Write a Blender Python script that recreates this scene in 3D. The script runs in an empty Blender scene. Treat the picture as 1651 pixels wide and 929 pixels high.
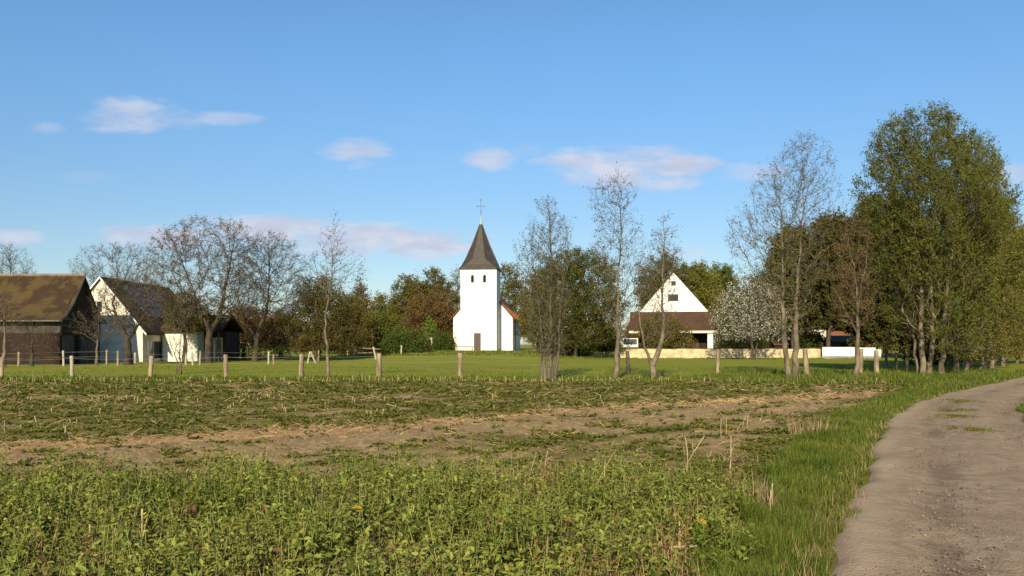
import bpy, math, random
import numpy as np
from mathutils import Vector

# ------------------------------------------------------------------ camera, sky, sun, exposure
F, CX, HY, CZ = 1350.0, 825.5, 555.0, 1.65
scene = bpy.context.scene
COL = scene.collection
cam_d = bpy.data.cameras.new("camera")
cam = bpy.data.objects.new("camera", cam_d)
COL.objects.link(cam)
cam.location = (0, 0, CZ)
cam.rotation_euler = (math.radians(90), 0, 0)
cam_d.sensor_width = 36.0
cam_d.lens = F / 1651 * 36.0
cam_d.shift_y = (HY - 464.5) / 1651
cam_d.clip_start = 0.1
cam_d.clip_end = 9000
scene.camera = cam

SUN_EL = math.radians(26)
SUN_AZ = math.radians(190)          # clockwise from +Y: the sun stands behind the camera, a little to the left
SKY_STRENGTH = 0.080
world = bpy.data.worlds.new("World")
scene.world = world
world.use_nodes = True
wn = world.node_tree
wn.nodes.clear()


class G:
    """small helper for writing node graphs"""
    def __init__(self, tree):
        self.t = tree

    def n(self, kind, **kw):
        nd = self.t.nodes.new(kind)
        ins = kw.pop('ins', {})
        for k, v in kw.items():
            setattr(nd, k, v)
        for k, v in ins.items():
            self.set(nd.inputs[k], v)
        return nd

    def set(self, sock, v):
        if isinstance(v, bpy.types.NodeSocket):
            self.t.links.new(v, sock)
        elif isinstance(v, (tuple, list)) and len(v) == 3 and sock.type == 'RGBA':
            sock.default_value = (v[0], v[1], v[2], 1)
        else:
            sock.default_value = v

    def m(self, op, a, b=None, c=None):
        nd = self.n('ShaderNodeMath', operation=op)
        self.set(nd.inputs[0], a)
        if b is not None:
            self.set(nd.inputs[1], b)
        if c is not None:
            self.set(nd.inputs[2], c)
        return nd.outputs[0]

    def ramp(self, v, a, b, lo=0.0, hi=1.0):
        nd = self.n('ShaderNodeMapRange', interpolation_type='SMOOTHSTEP')
        self.set(nd.inputs['Value'], v)
        for k, x in (('From Min', a), ('From Max', b), ('To Min', lo), ('To Max', hi)):
            nd.inputs[k].default_value = x
        return nd.outputs[0]

    def mix(self, fac, a, b, blend='MIX'):
        nd = self.n('ShaderNodeMix', data_type='RGBA', blend_type=blend)
        self.set(nd.inputs[0], fac)
        self.set(nd.inputs[6], a)
        self.set(nd.inputs[7], b)
        return nd.outputs[2]

    def noise(self, scale, vec=None, detail=4.0, rough=0.55, dist=0.0):
        nd = self.n('ShaderNodeTexNoise')
        nd.inputs['Scale'].default_value = scale
        nd.inputs['Detail'].default_value = detail
        nd.inputs['Roughness'].default_value = rough
        nd.inputs['Distortion'].default_value = dist
        if vec is not None:
            self.set(nd.inputs['Vector'], vec)
        return nd.outputs[0]


g = G(wn)
sky = g.n('ShaderNodeTexSky', sky_type='NISHITA', sun_disc=False)
sky.sun_elevation = SUN_EL
sky.sun_rotation = SUN_AZ
sky.altitude = 0
sky.air_density = 1.0
sky.dust_density = 0.35
sky.ozone_density = 2.2
tc = g.n('ShaderNodeTexCoord')
sep = g.n('ShaderNodeSeparateXYZ', ins={0: tc.outputs['Generated']})
yy = g.m('MAXIMUM', sep.outputs[1], 0.05)
uu = g.m('DIVIDE', sep.outputs[0], yy)
vv = g.m('DIVIDE', sep.outputs[2], yy)
cv = g.n('ShaderNodeCombineXYZ', ins={0: g.m('MULTIPLY', uu, 13.0), 1: g.m('MULTIPLY', vv, 40.0), 2: 0.0})
cn = g.noise(1.0, cv.outputs[0], 6.0, 0.6, 0.3)
cn2 = g.m('MULTIPLY', g.m('SUBTRACT', cn, 0.5), 4.2)
CLOUDS = [  # px, py, half width, half height, weight
    (215, 186, 85, 30, .55), (262, 198, 60, 16, .4), (370, 191, 60, 11, .35), (75, 208, 32, 10, .3),
    (575, 244, 55, 22, .6), (790, 252, 48, 20, .55), (845, 242, 35, 10, .25), (1005, 268, 140, 30, 1.0),
    (1085, 264, 75, 27, 1.0), (950, 262, 70, 24, .9), (1075, 295, 65, 16, .6), (1205, 280, 62, 17, .4), (1650, 282, 70, 16, .6), (1560, 300, 60, 20, .2),
    (265, 384, 120, 20, .7), (440, 370, 120, 28, .75), (560, 384, 130, 32, .85), (680, 392, 100, 26, .95),
    (20, 383, 52, 15, .55), (1115, 405, 45, 14, .35), (340, 356, 60, 10, .3), (150, 285, 60, 12, .12)]
mask = None
for (px, py, a, b, w) in CLOUDS:
    du = g.m('MULTIPLY', g.m('SUBTRACT', uu, (px - CX) / F), F / a)
    dv = g.m('MULTIPLY', g.m('SUBTRACT', vv, (HY - py) / F), F / b)
    q = g.m('ADD', g.m('MULTIPLY', du, du), g.m('MULTIPLY', dv, dv))
    k = g.ramp(g.m('ADD', q, cn2), 1.45, -0.35, 0.0, min(1.0, w * 1.3))
    mask = k if mask is None else g.m('MAXIMUM', mask, k)
tint = g.mix(g.ramp(sep.outputs[2], 0.07, 0.36), (0.82, 0.90, 0.98), (0.85, 1.19, 1.37))
skycol = g.mix(1.0, sky.outputs[0], tint, 'MULTIPLY')
front = g.ramp(sep.outputs[1], 0.1, 0.3)
mask = g.m('MULTIPLY', mask, front)
ccol = g.mix(g.ramp(g.noise(1.0, g.n('ShaderNodeCombineXYZ', ins={0: g.m('MULTIPLY', uu, 16.0), 1: g.m('MULTIPLY', vv, 50.0), 2: 3.0}).outputs[0], 3.0), 0.35, 0.65),
             (4.9, 5.3, 6.7), (6.0, 6.3, 7.3))
skyc = g.mix(mask, skycol, ccol)
bg = g.n('ShaderNodeBackground', ins={0: skyc, 1: SKY_STRENGTH})
out = g.n('ShaderNodeOutputWorld', ins={0: bg.outputs[0]})

sun_d = bpy.data.lights.new("sun", 'SUN')
sun_d.energy = 5.0
sun_d.angle = math.radians(0.53)
sun_d.color = (1.0, 0.86, 0.57)
sun = bpy.data.objects.new("sun", sun_d)
COL.objects.link(sun)
to_sun = Vector((math.sin(SUN_AZ) * math.cos(SUN_EL), math.cos(SUN_AZ) * math.cos(SUN_EL), math.sin(SUN_EL)))
sun.rotation_euler = to_sun.to_track_quat('Z', 'Y').to_euler()
sun.location = (-30, -40, 60)

scene.view_settings.view_transform = 'Standard'
scene.view_settings.look = 'None'
scene.view_settings.exposure = 0.5
scene.view_settings.gamma = 1.0
scene.view_settings.use_curve_mapping = False
scene.render.engine = 'CYCLES'
scene.cycles.max_bounces = 5
scene.cycles.diffuse_bounces = 2
scene.cycles.glossy_bounces = 2
scene.cycles.transmission_bounces = 3
scene.cycles.use_adaptive_sampling = True

R = np.random.default_rng(7)


def at(px, py, D):
    return ((px - CX) / F * D, D, CZ + (HY - py) / F * D)


def ss(a, b, x):
    t = np.clip((np.asarray(x, float) - a) / (b - a), 0, 1)
    return t * t * (3 - 2 * t)


def tz(x, y):
    m = np.exp(-((np.asarray(x, float) + 6) / 13.0) ** 4)
    return 0.83 * ss(72, 103, y) * m + 0.36 * ss(96, 118, y) * (1 - m)


# ------------------------------------------------------------------ object helpers
def tag(o, label=None, cat=None, group=None, kind=None):
    if label:
        o['label'] = label
    if cat:
        o['category'] = cat
    if group:
        o['group'] = group
    if kind:
        o['kind'] = kind
    return o


def empty(name, loc=(0, 0, 0), rz=0.0, label=None, cat=None, group=None):
    o = bpy.data.objects.new(name, None)
    COL.objects.link(o)
    o.location = loc
    o.rotation_euler = (0, 0, rz)
    o.empty_display_size = 0.3
    return tag(o, label, cat, group)


def copy_tree(o, parent=None):
    c = o.copy()
    COL.objects.link(c)
    if parent:
        c.parent = parent
    for ch in list(o.children):
        copy_tree(ch, c)
    return c


class NM:
    """collects vertices and faces, builds ONE mesh object"""
    def __init__(self):
        self.V, self.Fs, self.n = [], [], 0

    def add(self, V, Fc, mat=0):
        V = np.asarray(V, float).reshape(-1, 3)
        if isinstance(Fc, np.ndarray):
            self.Fs.append((Fc + self.n, mat))
        else:
            for f in Fc:
                self.Fs.append((np.array([f]) + self.n, mat))
        self.V.append(V)
        self.n += len(V)
        return self

    def inst(self, T, Fc, M, P, mat=0):
        T = np.asarray(T, float)
        k = len(T)
        V = np.einsum('kj,nij->nki', T, M) + np.asarray(P)[:, None, :]
        off = (np.arange(len(P)) * k)[:, None, None]
        for f in Fc:
            f = np.asarray(f)
            if f.ndim == 1:
                f = f[None]
            self.Fs.append(((f[None] + off).reshape(-1, f.shape[1]) + self.n, mat))
        self.V.append(V.reshape(-1, 3))
        self.n += len(P) * k
        return self

    def box(self, x0, x1, y0, y1, z0, z1, mat=0):
        V = [(x0, y0, z0), (x1, y0, z0), (x1, y1, z0), (x0, y1, z0), (x0, y0, z1), (x1, y0, z1), (x1, y1, z1), (x0, y1, z1)]
        return self.add(V, np.array([(0, 3, 2, 1), (4, 5, 6, 7), (0, 1, 5, 4), (1, 2, 6, 5), (2, 3, 7, 6), (3, 0, 4, 7)]), mat)

    def prism(self, poly, d, mat=0):
        """poly: list of 3-D points of a planar outline, d: extrusion vector"""
        p = np.array(poly, float)
        n = len(p)
        V = np.vstack([p, p + np.array(d)])
        self.add(V, [list(range(n))[::-1], list(range(n, 2 * n))] + [[i, (i + 1) % n, n + (i + 1) % n, n + i] for i in range(n)], mat)
        return self

    def tube(self, pts, rads, k=8, mat=0, cap=True):
        pts = np.array(pts, float)
        n = len(pts)
        rads = np.broadcast_to(np.array(rads, float), (n,))
        V = []
        a = np.linspace(0, 2 * math.pi, k, endpoint=False)
        for i in range(n):
            d = pts[min(i + 1, n - 1)] - pts[max(i - 1, 0)]
            d = d / (np.linalg.norm(d) + 1e-9)
            u = np.cross(d, (0.31, 0.95, 0.02) if abs(d[1]) < 0.9 else (1, 0, 0))
            u /= np.linalg.norm(u)
            v = np.cross(d, u)
            V.append(pts[i] + rads[i] * (np.cos(a)[:, None] * u + np.sin(a)[:, None] * v))
        V = np.vstack(V)
        i = np.arange(n - 1)[:, None] * k
        j = np.arange(k)[None]
        q = np.stack([i + j, i + (j + 1) % k, i + k + (j + 1) % k, i + k + j], -1).reshape(-1, 4)
        base = self.n
        self.add(V, q, mat)
        if cap:
            self.Fs.append((np.array([list(range(k))[::-1]]) + base, mat))
            self.Fs.append((np.array([list(range((n - 1) * k, n * k))]) + base, mat))
        return self

    def build(self, name, mats, parent=None, smooth=False):
        V = np.vstack(self.V) if self.V else np.zeros((0, 3))
        me = bpy.data.meshes.new(name)
        me.vertices.add(len(V))
        me.vertices.foreach_set('co', V.astype(np.float32).ravel())
        loops = np.concatenate([f.ravel() for f, _ in self.Fs]).astype(np.int32)
        tot = np.concatenate([np.full(len(f), f.shape[1]) for f, _ in self.Fs]).astype(np.int32)
        mi = np.concatenate([np.full(len(f), m) for f, m in self.Fs]).astype(np.int32)
        me.loops.add(len(loops))
        me.loops.foreach_set('vertex_index', loops)
        me.polygons.add(len(tot))
        me.polygons.foreach_set('loop_start', np.concatenate([[0], np.cumsum(tot)[:-1]]).astype(np.int32))
        me.polygons.foreach_set('material_index', mi)
        me.polygons.foreach_set('use_smooth', np.full(len(tot), smooth))
        for m in (mats if isinstance(mats, (list, tuple)) else [mats]):
            me.materials.append(m)
        me.update(calc_edges=True)
        o = bpy.data.objects.new(name, me)
        COL.objects.link(o)
        if parent:
            o.parent = parent
        return o


def rand_rot(n, rng, tilt=None):
    """random 3x3 frames; with tilt: local z leans at most about tilt rad off world z"""
    if tilt is None:
        q = rng.normal(size=(n, 4))
        q /= np.linalg.norm(q, axis=1)[:, None]
        w, x, y, z = q.T
        return np.stack([np.stack([1 - 2 * (y * y + z * z), 2 * (x * y - z * w), 2 * (x * z + y * w)], -1),
                         np.stack([2 * (x * y + z * w), 1 - 2 * (x * x + z * z), 2 * (y * z - x * w)], -1),
                         np.stack([2 * (x * z - y * w), 2 * (y * z + x * w), 1 - 2 * (x * x + y * y)], -1)], 1)
    a = rng.uniform(0, 2 * math.pi, n)
    b = rng.normal(0, tilt, n)
    c = rng.uniform(0, 2 * math.pi, n)
    ca, sa, cb, sb, cc, sc = np.cos(a), np.sin(a), np.cos(b), np.sin(b), np.cos(c), np.sin(c)
    o, l = np.zeros(n), np.ones(n)
    rot = lambda r: np.moveaxis(np.array(r), 2, 0)
    Ra = rot([[ca, -sa, o], [sa, ca, o], [o, o, l]])
    Rb = rot([[l, o, o], [o, cb, -sb], [o, sb, cb]])
    Rc = rot([[cc, -sc, o], [sc, cc, o], [o, o, l]])
    return Ra @ Rb @ Rc


def lump(p, f, seed=0.0):
    """cheap smooth 3-D noise, about -1..1"""
    x, y, z = np.moveaxis(p * f, -1, 0)
    s = seed
    return (np.sin(x * 1.7 + 1.3 * np.sin(y * 1.1 + s) + s) * np.sin(y * 1.9 + 1.1 * np.sin(z * 1.3 + 2 * s) + 2.1 * s)
            + 0.6 * np.sin(z * 2.3 + x * 1.1 + 3 * s) * np.sin(x * 3.1 - y * 2.7 + s)
            + 0.4 * np.sin(4.3 * x + s) * np.sin(4.9 * y + 1 + s) * np.sin(4.1 * z + 2 + s)) / 1.6


def lump2(x, y, f, seed=0.0):
    return lump(np.stack([x, y, np.full_like(x, 0.37)], -1), f, seed)


# ------------------------------------------------------------------ materials
MATS = {}


def mat(name, col, rough=0.85, col2=None, nscale=3.0, bump=0.0, bscale=30.0, metallic=0.0, spec=0.3, lo=0.35, hi=0.65, island=0.0,
        trans=0.0, stretch=None, wav=None):
    m = bpy.data.materials.new(name)
    m.use_nodes = True
    nt = m.node_tree
    nt.nodes.clear()
    g = G(nt)
    p = g.n('ShaderNodeBsdfPrincipled')
    p.inputs['Roughness'].default_value = rough
    p.inputs['Metallic'].default_value = metallic
    p.inputs['Specular IOR Level'].default_value = spec
    tc = g.n('ShaderNodeTexCoord')
    vec = tc.outputs['Object']
    if stretch:
        mp = g.n('ShaderNodeMapping', ins={0: vec})
        mp.inputs['Scale'].default_value = stretch
        vec = mp.outputs[0]
    c = None
    if col2:
        c = g.mix(g.ramp(g.noise(nscale, vec, 5.0, 0.6), lo, hi), col, col2)
    else:
        c = g.mix(0.0, col, col)
    if island:
        geo = g.n('ShaderNodeNewGeometry')
        v = g.m('ADD', g.m('MULTIPLY', geo.outputs['Random Per Island'], 2 * island), 1 - island)
        hsv = g.n('ShaderNodeHueSaturation', ins={'Color': c, 'Value': v})
        hsv.inputs['Hue'].default_value = 0.5
        g.set(hsv.inputs['Hue'], g.m('ADD', g.m('MULTIPLY', g.m('FRACT', g.m('MULTIPLY', geo.outputs['Random Per Island'], 17.0)), 0.05), 0.475))
        c = hsv.outputs[0]
    if wav:     # (axis vector scale, contrast): courses of tiles, boards, panels
        w = g.n('ShaderNodeTexWave', wave_type='BANDS', bands_direction=wav[0], wave_profile='SAW')
        w.inputs['Scale'].default_value = wav[1]
        w.inputs['Distortion'].default_value = 0.4
        w.inputs['Detail'].default_value = 2
        nt.links.new(tc.outputs['Object'], w.inputs['Vector'])
        c = g.mix(g.m('MULTIPLY', w.outputs[1], wav[2]), c, (col[0] * .45, col[1] * .45, col[2] * .45))
    g.set(p.inputs['Base Color'], c)
    if bump:
        b = g.n('ShaderNodeBump')
        b.inputs['Strength'].default_value = bump
        b.inputs['Distance'].default_value = 0.05
        g.set(b.inputs['Height'], g.noise(bscale, vec, 5.0, 0.65))
        g.set(p.inputs['Normal'], b.outputs[0])
    sh = p.outputs[0]
    if trans:
        t = g.n('ShaderNodeBsdfTranslucent', ins={0: c})
        mx = g.n('ShaderNodeMixShader', ins={0: trans, 1: sh, 2: t.outputs[0]})
        sh = mx.outputs[0]
    g.n('ShaderNodeOutputMaterial', ins={0: sh})
    MATS[name] = m
    return m


def leaf(name, c1, c2, island=0.35, trans=0.25, nscale=0.6):
    return mat(name, c1, 0.75, c2, nscale, island=island, trans=trans, spec=0.15)


white_wall = mat('white_render', (0.80, 0.78, 0.74), 0.9, (0.72, 0.70, 0.66), 1.2, 0.15, 14)
lime_wall = mat('old_whitewash', (0.74, 0.70, 0.63), 0.9, (0.58, 0.54, 0.47), 1.5, 0.2, 10)
slate = mat('slate', (0.042, 0.034, 0.028), 0.6, (0.068, 0.056, 0.046), 1.6, 0.5, 22, spec=0.4, wav=('Z', 2.2, 0.35))
red_tile = mat('orange_tile', (0.78, 0.21, 0.045), 0.85, (0.62, 0.15, 0.04), 1.5, 0.4, 20, wav=('Z', 2.6, 0.2))
brown_tile = mat('brown_tile', (0.080, 0.041, 0.023), 0.85, (0.055, 0.029, 0.018), 1.2, 0.4, 18, wav=('Z', 2.4, 0.35))
barn_tile = mat('mossy_barn_tile', (0.080, 0.054, 0.018), 0.95, (0.036, 0.019, 0.011), 0.75, 0.9, 7, lo=.42, hi=.58, wav=('Z', 2.4, 0.4))
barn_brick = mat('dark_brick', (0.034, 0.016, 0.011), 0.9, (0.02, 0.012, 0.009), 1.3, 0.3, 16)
dark_board = mat('dark_boards', (0.035, 0.024, 0.015), 0.9, (0.055, 0.036, 0.020), 1.0, 0.4, 9, wav=('Y', 2.0, 0.5))
grey_wall = mat('grey_render', (0.26, 0.26, 0.27), 0.9, (0.17, 0.17, 0.18), 0.8, 0.2, 8)
dark_gap = mat('dark_opening', (0.012, 0.011, 0.010), 0.9)
glass = mat('window_glass', (0.02, 0.025, 0.03), 0.12, spec=0.5)
door_wood = mat('door_wood', (0.085, 0.048, 0.040), 0.7, (0.06, 0.034, 0.03), 4, 0.2, 20)
white_paint = mat('white_paint', (0.80, 0.80, 0.78), 0.6, (0.72, 0.72, 0.70), 2)
copper = mat('green_copper', (0.30, 0.42, 0.36), 0.6, (0.22, 0.34, 0.30), 3)
iron = mat('wrought_iron', (0.16, 0.16, 0.20), 0.5, metallic=0.4)
zinc = mat('zinc_gutter', (0.15, 0.14, 0.13), 0.5, metallic=0.5)
yellow_wall = mat('ochre_wall', (0.60, 0.50, 0.32), 0.95, (0.40, 0.32, 0.20), 1.6, 0.4, 9)
wall_cap = mat('wall_cap_tile', (0.12, 0.065, 0.045), 0.9, (0.08, 0.05, 0.04), 2)
brick = mat('red_brick', (0.20, 0.080, 0.048), 0.9, (0.15, 0.065, 0.04), 2.0, 0.3, 14)
cream = mat('cream_render', (0.50, 0.47, 0.38), 0.9, (0.44, 0.40, 0.32), 2)
shed_roof = mat('felt_roof', (0.13, 0.11, 0.085), 0.9, (0.09, 0.075, 0.06), 1.5)
panel_grey = mat('solar_panel', (0.085, 0.085, 0.09), 0.6, (0.12, 0.12, 0.125), 3, spec=0.2)
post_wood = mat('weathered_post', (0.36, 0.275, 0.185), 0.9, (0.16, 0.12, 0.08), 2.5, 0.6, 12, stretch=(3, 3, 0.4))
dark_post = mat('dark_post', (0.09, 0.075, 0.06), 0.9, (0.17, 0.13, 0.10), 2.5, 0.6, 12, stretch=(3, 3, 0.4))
pale_post = mat('pale_post', (0.44, 0.39, 0.31), 0.9, (0.30, 0.26, 0.20), 3)
wire_m = mat('fence_wire', (0.28, 0.27, 0.25), 0.6)
bench_wood = mat('bench_wood', (0.26, 0.19, 0.13), 0.85, (0.18, 0.13, 0.09), 5)
bark_sun = mat('tall_tree_bark', (0.22, 0.175, 0.115), 0.9, (0.08, 0.063, 0.043), 1.7, 0.6, 9, stretch=(2, 2, 0.9))
bark_grey = mat('grey_bark', (0.15, 0.12, 0.088), 0.9, (0.08, 0.064, 0.046), 1.4, 0.6, 9, stretch=(2, 2, 0.6))
bark_pale = mat('pale_bark', (0.21, 0.165, 0.115), 0.9, (0.085, 0.068, 0.047), 1.7, 0.6, 9, stretch=(2, 2, 0.9))
bark_dark = mat('dark_bark', (0.085, 0.062, 0.045), 0.9, (0.05, 0.038, 0.028), 1.4, 0.6, 9, stretch=(2, 2, 0.6))
twig_grey = mat('grey_twig', (0.105, 0.084, 0.064), 0.9, (0.068, 0.054, 0.042), 0.8, island=0.35)
twig_red = mat('reddish_twig', (0.14, 0.080, 0.05), 0.9, (0.09, 0.055, 0.036), 0.8, island=0.35)
twig_dark = mat('dark_twig', (0.085, 0.066, 0.045), 0.9, (0.06, 0.048, 0.035), 0.8, island=0.35)
lf_olive = leaf('olive_leaf', (0.140, 0.138, 0.021), (0.092, 0.098, 0.016), 0.35)
lf_green = leaf('green_leaf', (0.120, 0.142, 0.019), (0.080, 0.100, 0.015), 0.35)
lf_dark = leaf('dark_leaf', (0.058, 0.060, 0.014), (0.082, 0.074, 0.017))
lf_brown = leaf('brown_bud', (0.155, 0.108, 0.030), (0.110, 0.086, 0.024))
lf_rust = leaf('rust_bud', (0.185, 0.098, 0.040), (0.135, 0.078, 0.032))
lf_yellow = leaf('yellow_leaf', (0.215, 0.190, 0.036), (0.160, 0.150, 0.028))
lf_fresh = leaf('fresh_leaf', (0.150, 0.215, 0.030), (0.110, 0.170, 0.024))
lf_hedge = leaf('hedge_leaf', (0.052, 0.085, 0.015), (0.072, 0.098, 0.018), nscale=1.5)
lf_bud = leaf('pale_bud', (0.20, 0.165, 0.11), (0.12, 0.095, 0.055), trans=0.1)
lf_blossom = mat('white_blossom', (0.64, 0.61, 0.55), 0.8, (0.40, 0.37, 0.30), 1.0, island=0.3, trans=0.2)
grass_m = leaf('grass_blade', (0.085, 0.128, 0.016), (0.140, 0.165, 0.026), 0.5, 0.3, 0.8)
grass_dry = leaf('dry_grass_blade', (0.30, 0.22, 0.11), (0.22, 0.16, 0.075), 0.4, 0.2, 1.5)
crop_leaf = leaf('crop_leaf', (0.140, 0.168, 0.026), (0.235, 0.250, 0.055), 0.5, 0.28, 1.2)
crop_pale = leaf('crop_stem', (0.20, 0.23, 0.06), (0.28, 0.28, 0.085), 0.3, 0.25, 1.2)
crop_yellow = leaf('yellow_crop_leaf', (0.50, 0.36, 0.03), (0.42, 0.30, 0.05), 0.3, 0.25, 2)
crop_dead = leaf('dead_crop_leaf', (0.20, 0.120, 0.050), (0.12, 0.072, 0.034), 0.4, 0.15, 2)
straw_m = mat('straw', (0.36, 0.24, 0.12), 0.85, (0.25, 0.155, 0.075), 3, island=0.35)
stalk_m = mat('dry_stalk', (0.44, 0.32, 0.185), 0.8, (0.26, 0.175, 0.095), 4, island=0.25)
stone_m = mat('pebble', (0.22, 0.165, 0.12), 0.9, (0.10, 0.075, 0.055), 5, island=0.6)
flower_m = mat('dandelion_yellow', (0.80, 0.55, 0.02), 0.7)


# --- ground materials driven by where things grow (attributes hold plant/soil cover, never light)
def ground_mat(name):
    m = bpy.data.materials.new(name)
    m.use_nodes = True
    m.node_tree.nodes.clear()
    return m, G(m.node_tree)


def finish(g, col, bump_h, strength=0.6, dist=0.05, rough=0.95):
    p = g.n('ShaderNodeBsdfPrincipled', ins={'Base Color': col, 'Roughness': rough, 'Specular IOR Level': 0.15})
    b = g.n('ShaderNodeBump', ins={'Height': bump_h, 'Strength': strength, 'Distance': dist})
    g.set(p.inputs['Normal'], b.outputs[0])
    g.n('ShaderNodeOutputMaterial', ins={0: p.outputs[0]})


field_m, g = ground_mat('field_soil')
tc = g.n('ShaderNodeTexCoord')
pos = tc.outputs['Object']
a_st = g.n('ShaderNodeAttribute', attribute_name='straw').outputs['Fac']
a_so = g.n('ShaderNodeAttribute', attribute_name='soil').outputs['Fac']
a_gr = g.n('ShaderNodeAttribute', attribute_name='green').outputs['Fac']
n1 = g.noise(0.9, pos, 6, 0.65)
n2 = g.noise(7.0, pos, 5, 0.65)
n3 = g.noise(30.0, pos, 4, 0.7)
nn = g.m('ADD', g.m('MULTIPLY', n1, 0.5), g.m('ADD', g.m('MULTIPLY', n2, 0.35), g.m('MULTIPLY', n3, 0.15)))
soil = g.mix(g.ramp(n2, .35, .65), (0.250, 0.165, 0.078), (0.37, 0.260, 0.130))
soil = g.mix(g.ramp(n3, .52, .66, 0, .6), soil, (0.15, 0.098, 0.055))
weed = g.mix(g.ramp(n2, .4, .62), (0.150, 0.115, 0.032), (0.145, 0.130, 0.026))
weed = g.mix(g.ramp(n3, .5, .68), weed, (0.19, 0.13, 0.06))
straw = g.mix(g.ramp(n3, .35, .62), (0.30, 0.180, 0.08), (0.42, 0.265, 0.125))
c = g.mix(g.ramp(g.m('SUBTRACT', g.m('ADD', a_gr, nn), 1.0), -0.12, 0.10), soil, weed)
c = g.mix(g.ramp(g.m('SUBTRACT', g.m('ADD', a_st, nn), 1.0), -0.10, 0.08), c, straw)
finish(g, c, g.m('ADD', n3, g.m('MULTIPLY', n2, 1.5)), 0.7, 0.03)

pasture_m, g = ground_mat('pasture_grass')
tc = g.n('ShaderNodeTexCoord')
pos = tc.outputs['Object']
n1 = g.noise(0.12, pos, 5, 0.6)
n2 = g.noise(1.6, pos, 6, 0.7)
n3 = g.noise(14.0, pos, 4, 0.7)
c = g.mix(g.ramp(n1, .38, .62), (0.195, 0.208, 0.018), (0.225, 0.226, 0.024))
c = g.mix(g.ramp(n2, .42, .7, 0, .55), c, (0.115, 0.140, 0.016))
c = g.mix(g.ramp(n3, .5, .75, 0, .6), c, (0.20, 0.205, 0.035))
finish(g, c, g.m('ADD', n3, n2), 0.5, 0.06)

track_m, g = ground_mat('track_dirt')
tc = g.n('ShaderNodeTexCoord')
pos = tc.outputs['Object']
n1 = g.noise(0.7, pos, 6, 0.62, 0.4)
n2 = g.noise(5.0, pos, 6, 0.68)
n3 = g.noise(60.0, pos, 3, 0.7)
a_gv = g.n('ShaderNodeAttribute', attribute_name='gravel').outputs['Fac']
a_sand = g.n('ShaderNodeAttribute', attribute_name='sand').outputs['Fac']
vor = g.n('ShaderNodeTexVoronoi', ins={'Vector': pos, 'Scale': 38.0})
c = g.mix(g.ramp(n1, .36, .64), (0.280, 0.200, 0.130), (0.345, 0.254, 0.170))
c = g.mix(g.ramp(n2, .44, .60, 0, .8), c, (0.230, 0.158, 0.108))
c = g.mix(g.ramp(g.m('ADD', a_gv, g.m('ADD', g.m('MULTIPLY', n2, .6), g.m('MULTIPLY', n3, .5))), .80, 1.5, 0, .75), c, (0.140, 0.095, 0.062))
c = g.mix(g.ramp(n3, .52, .70, 0, .55), c, (0.36, 0.28, 0.205))
c = g.mix(g.ramp(vor.outputs['Distance'], .22, .10, 0, .35), c, (0.36, 0.31, 0.27))
c = g.mix(g.ramp(g.m('ADD', a_sand, g.m('MULTIPLY', n2, .5)), .45, 1.25, 0, .8), c, (0.40, 0.295, 0.195))
finish(g, c, g.m('ADD', g.m('MULTIPLY', n2, .8), g.m('ADD', n3, g.m('MULTIPLY', vor.outputs['Distance'], -0.8))), 0.5, 0.025)

# ------------------------------------------------------------------ curves of the track, verge and field (metres)
ROAD = np.array([(-25, -13.0), (-8, -4.6), (0, -0.55), (3, 0.85), (5.96, 2.18), (7.3, 2.81), (9.9, 4.14), (14.4, 6.27), (19.4, 8.8), (24.8, 12.2), (30.9, 16.8),
                 (36.5, 21.4), (42.8, 26.2), (52, 34.5), (63, 45.0), (80, 62.0)])
dd = np.linspace(-25, 80, 700)
xx = np.interp(dd, ROAD[:, 0], ROAD[:, 1])
kern = np.hanning(41)
kern /= kern.sum()
xs = np.convolve(np.pad(xx, 20, mode='edge'), kern, 'same')[20:-20]
xs[:12], xs[-12:] = xx[:12], xx[-12:]
road_l = lambda y: np.interp(y, dd, xs)
VERGE = np.array([(0, -1.2), (5.96, 1.5), (7.8, 2.3), (10.9, 3.5), (15.4, 5.5), (20.2, 8.1), (26.2, 11.9), (31.8, 15.6), (36, 18.0), (39, 17.0), (45, 17)])
verge_l = lambda y: np.interp(y, VERGE[:, 0], VERGE[:, 1])
BAND = np.array([(-30, 8.5), (-14, 11.2), (-8.4, 13.3), (-5.8, 14.6), (-2.75, 16.6), (1.2, 20.8), (4.8, 23.2), (9, 26.0), (14, 29.5), (30, 40)])
band = lambda x: np.interp(x, BAND[:, 0], BAND[:, 1])
FIELD_END = 38.3


def grid_mesh(name, X, Y, Z, m, attrs=None, kind='structure'):
    r, c = X.shape
    nm = NM()
    i = np.arange(r - 1)[:, None] * c
    j = np.arange(c - 1)[None]
    q = np.stack([i + j, i + j + 1, i + c + j + 1, i + c + j], -1).reshape(-1, 4)
    nm.add(np.stack([X, Y, Z], -1).reshape(-1, 3), q)
    o = nm.build(name, m, smooth=True)
    for k, v in (attrs or {}).items():
        a = o.data.attributes.new(k, 'FLOAT', 'POINT')
        a.data.foreach_set('value', np.asarray(v, np.float32).ravel())
    return tag(o, kind=kind)


# ground far below everything, to the horizon
nm = NM()
nm.add([(-4000, -4000, -0.6), (4000, -4000, -0.6), (4000, 4000, -0.6), (-4000, 4000, -0.6)], np.array([(0, 1, 2, 3)]))
tag(nm.build('ground', pasture_m), kind='structure')
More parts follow.
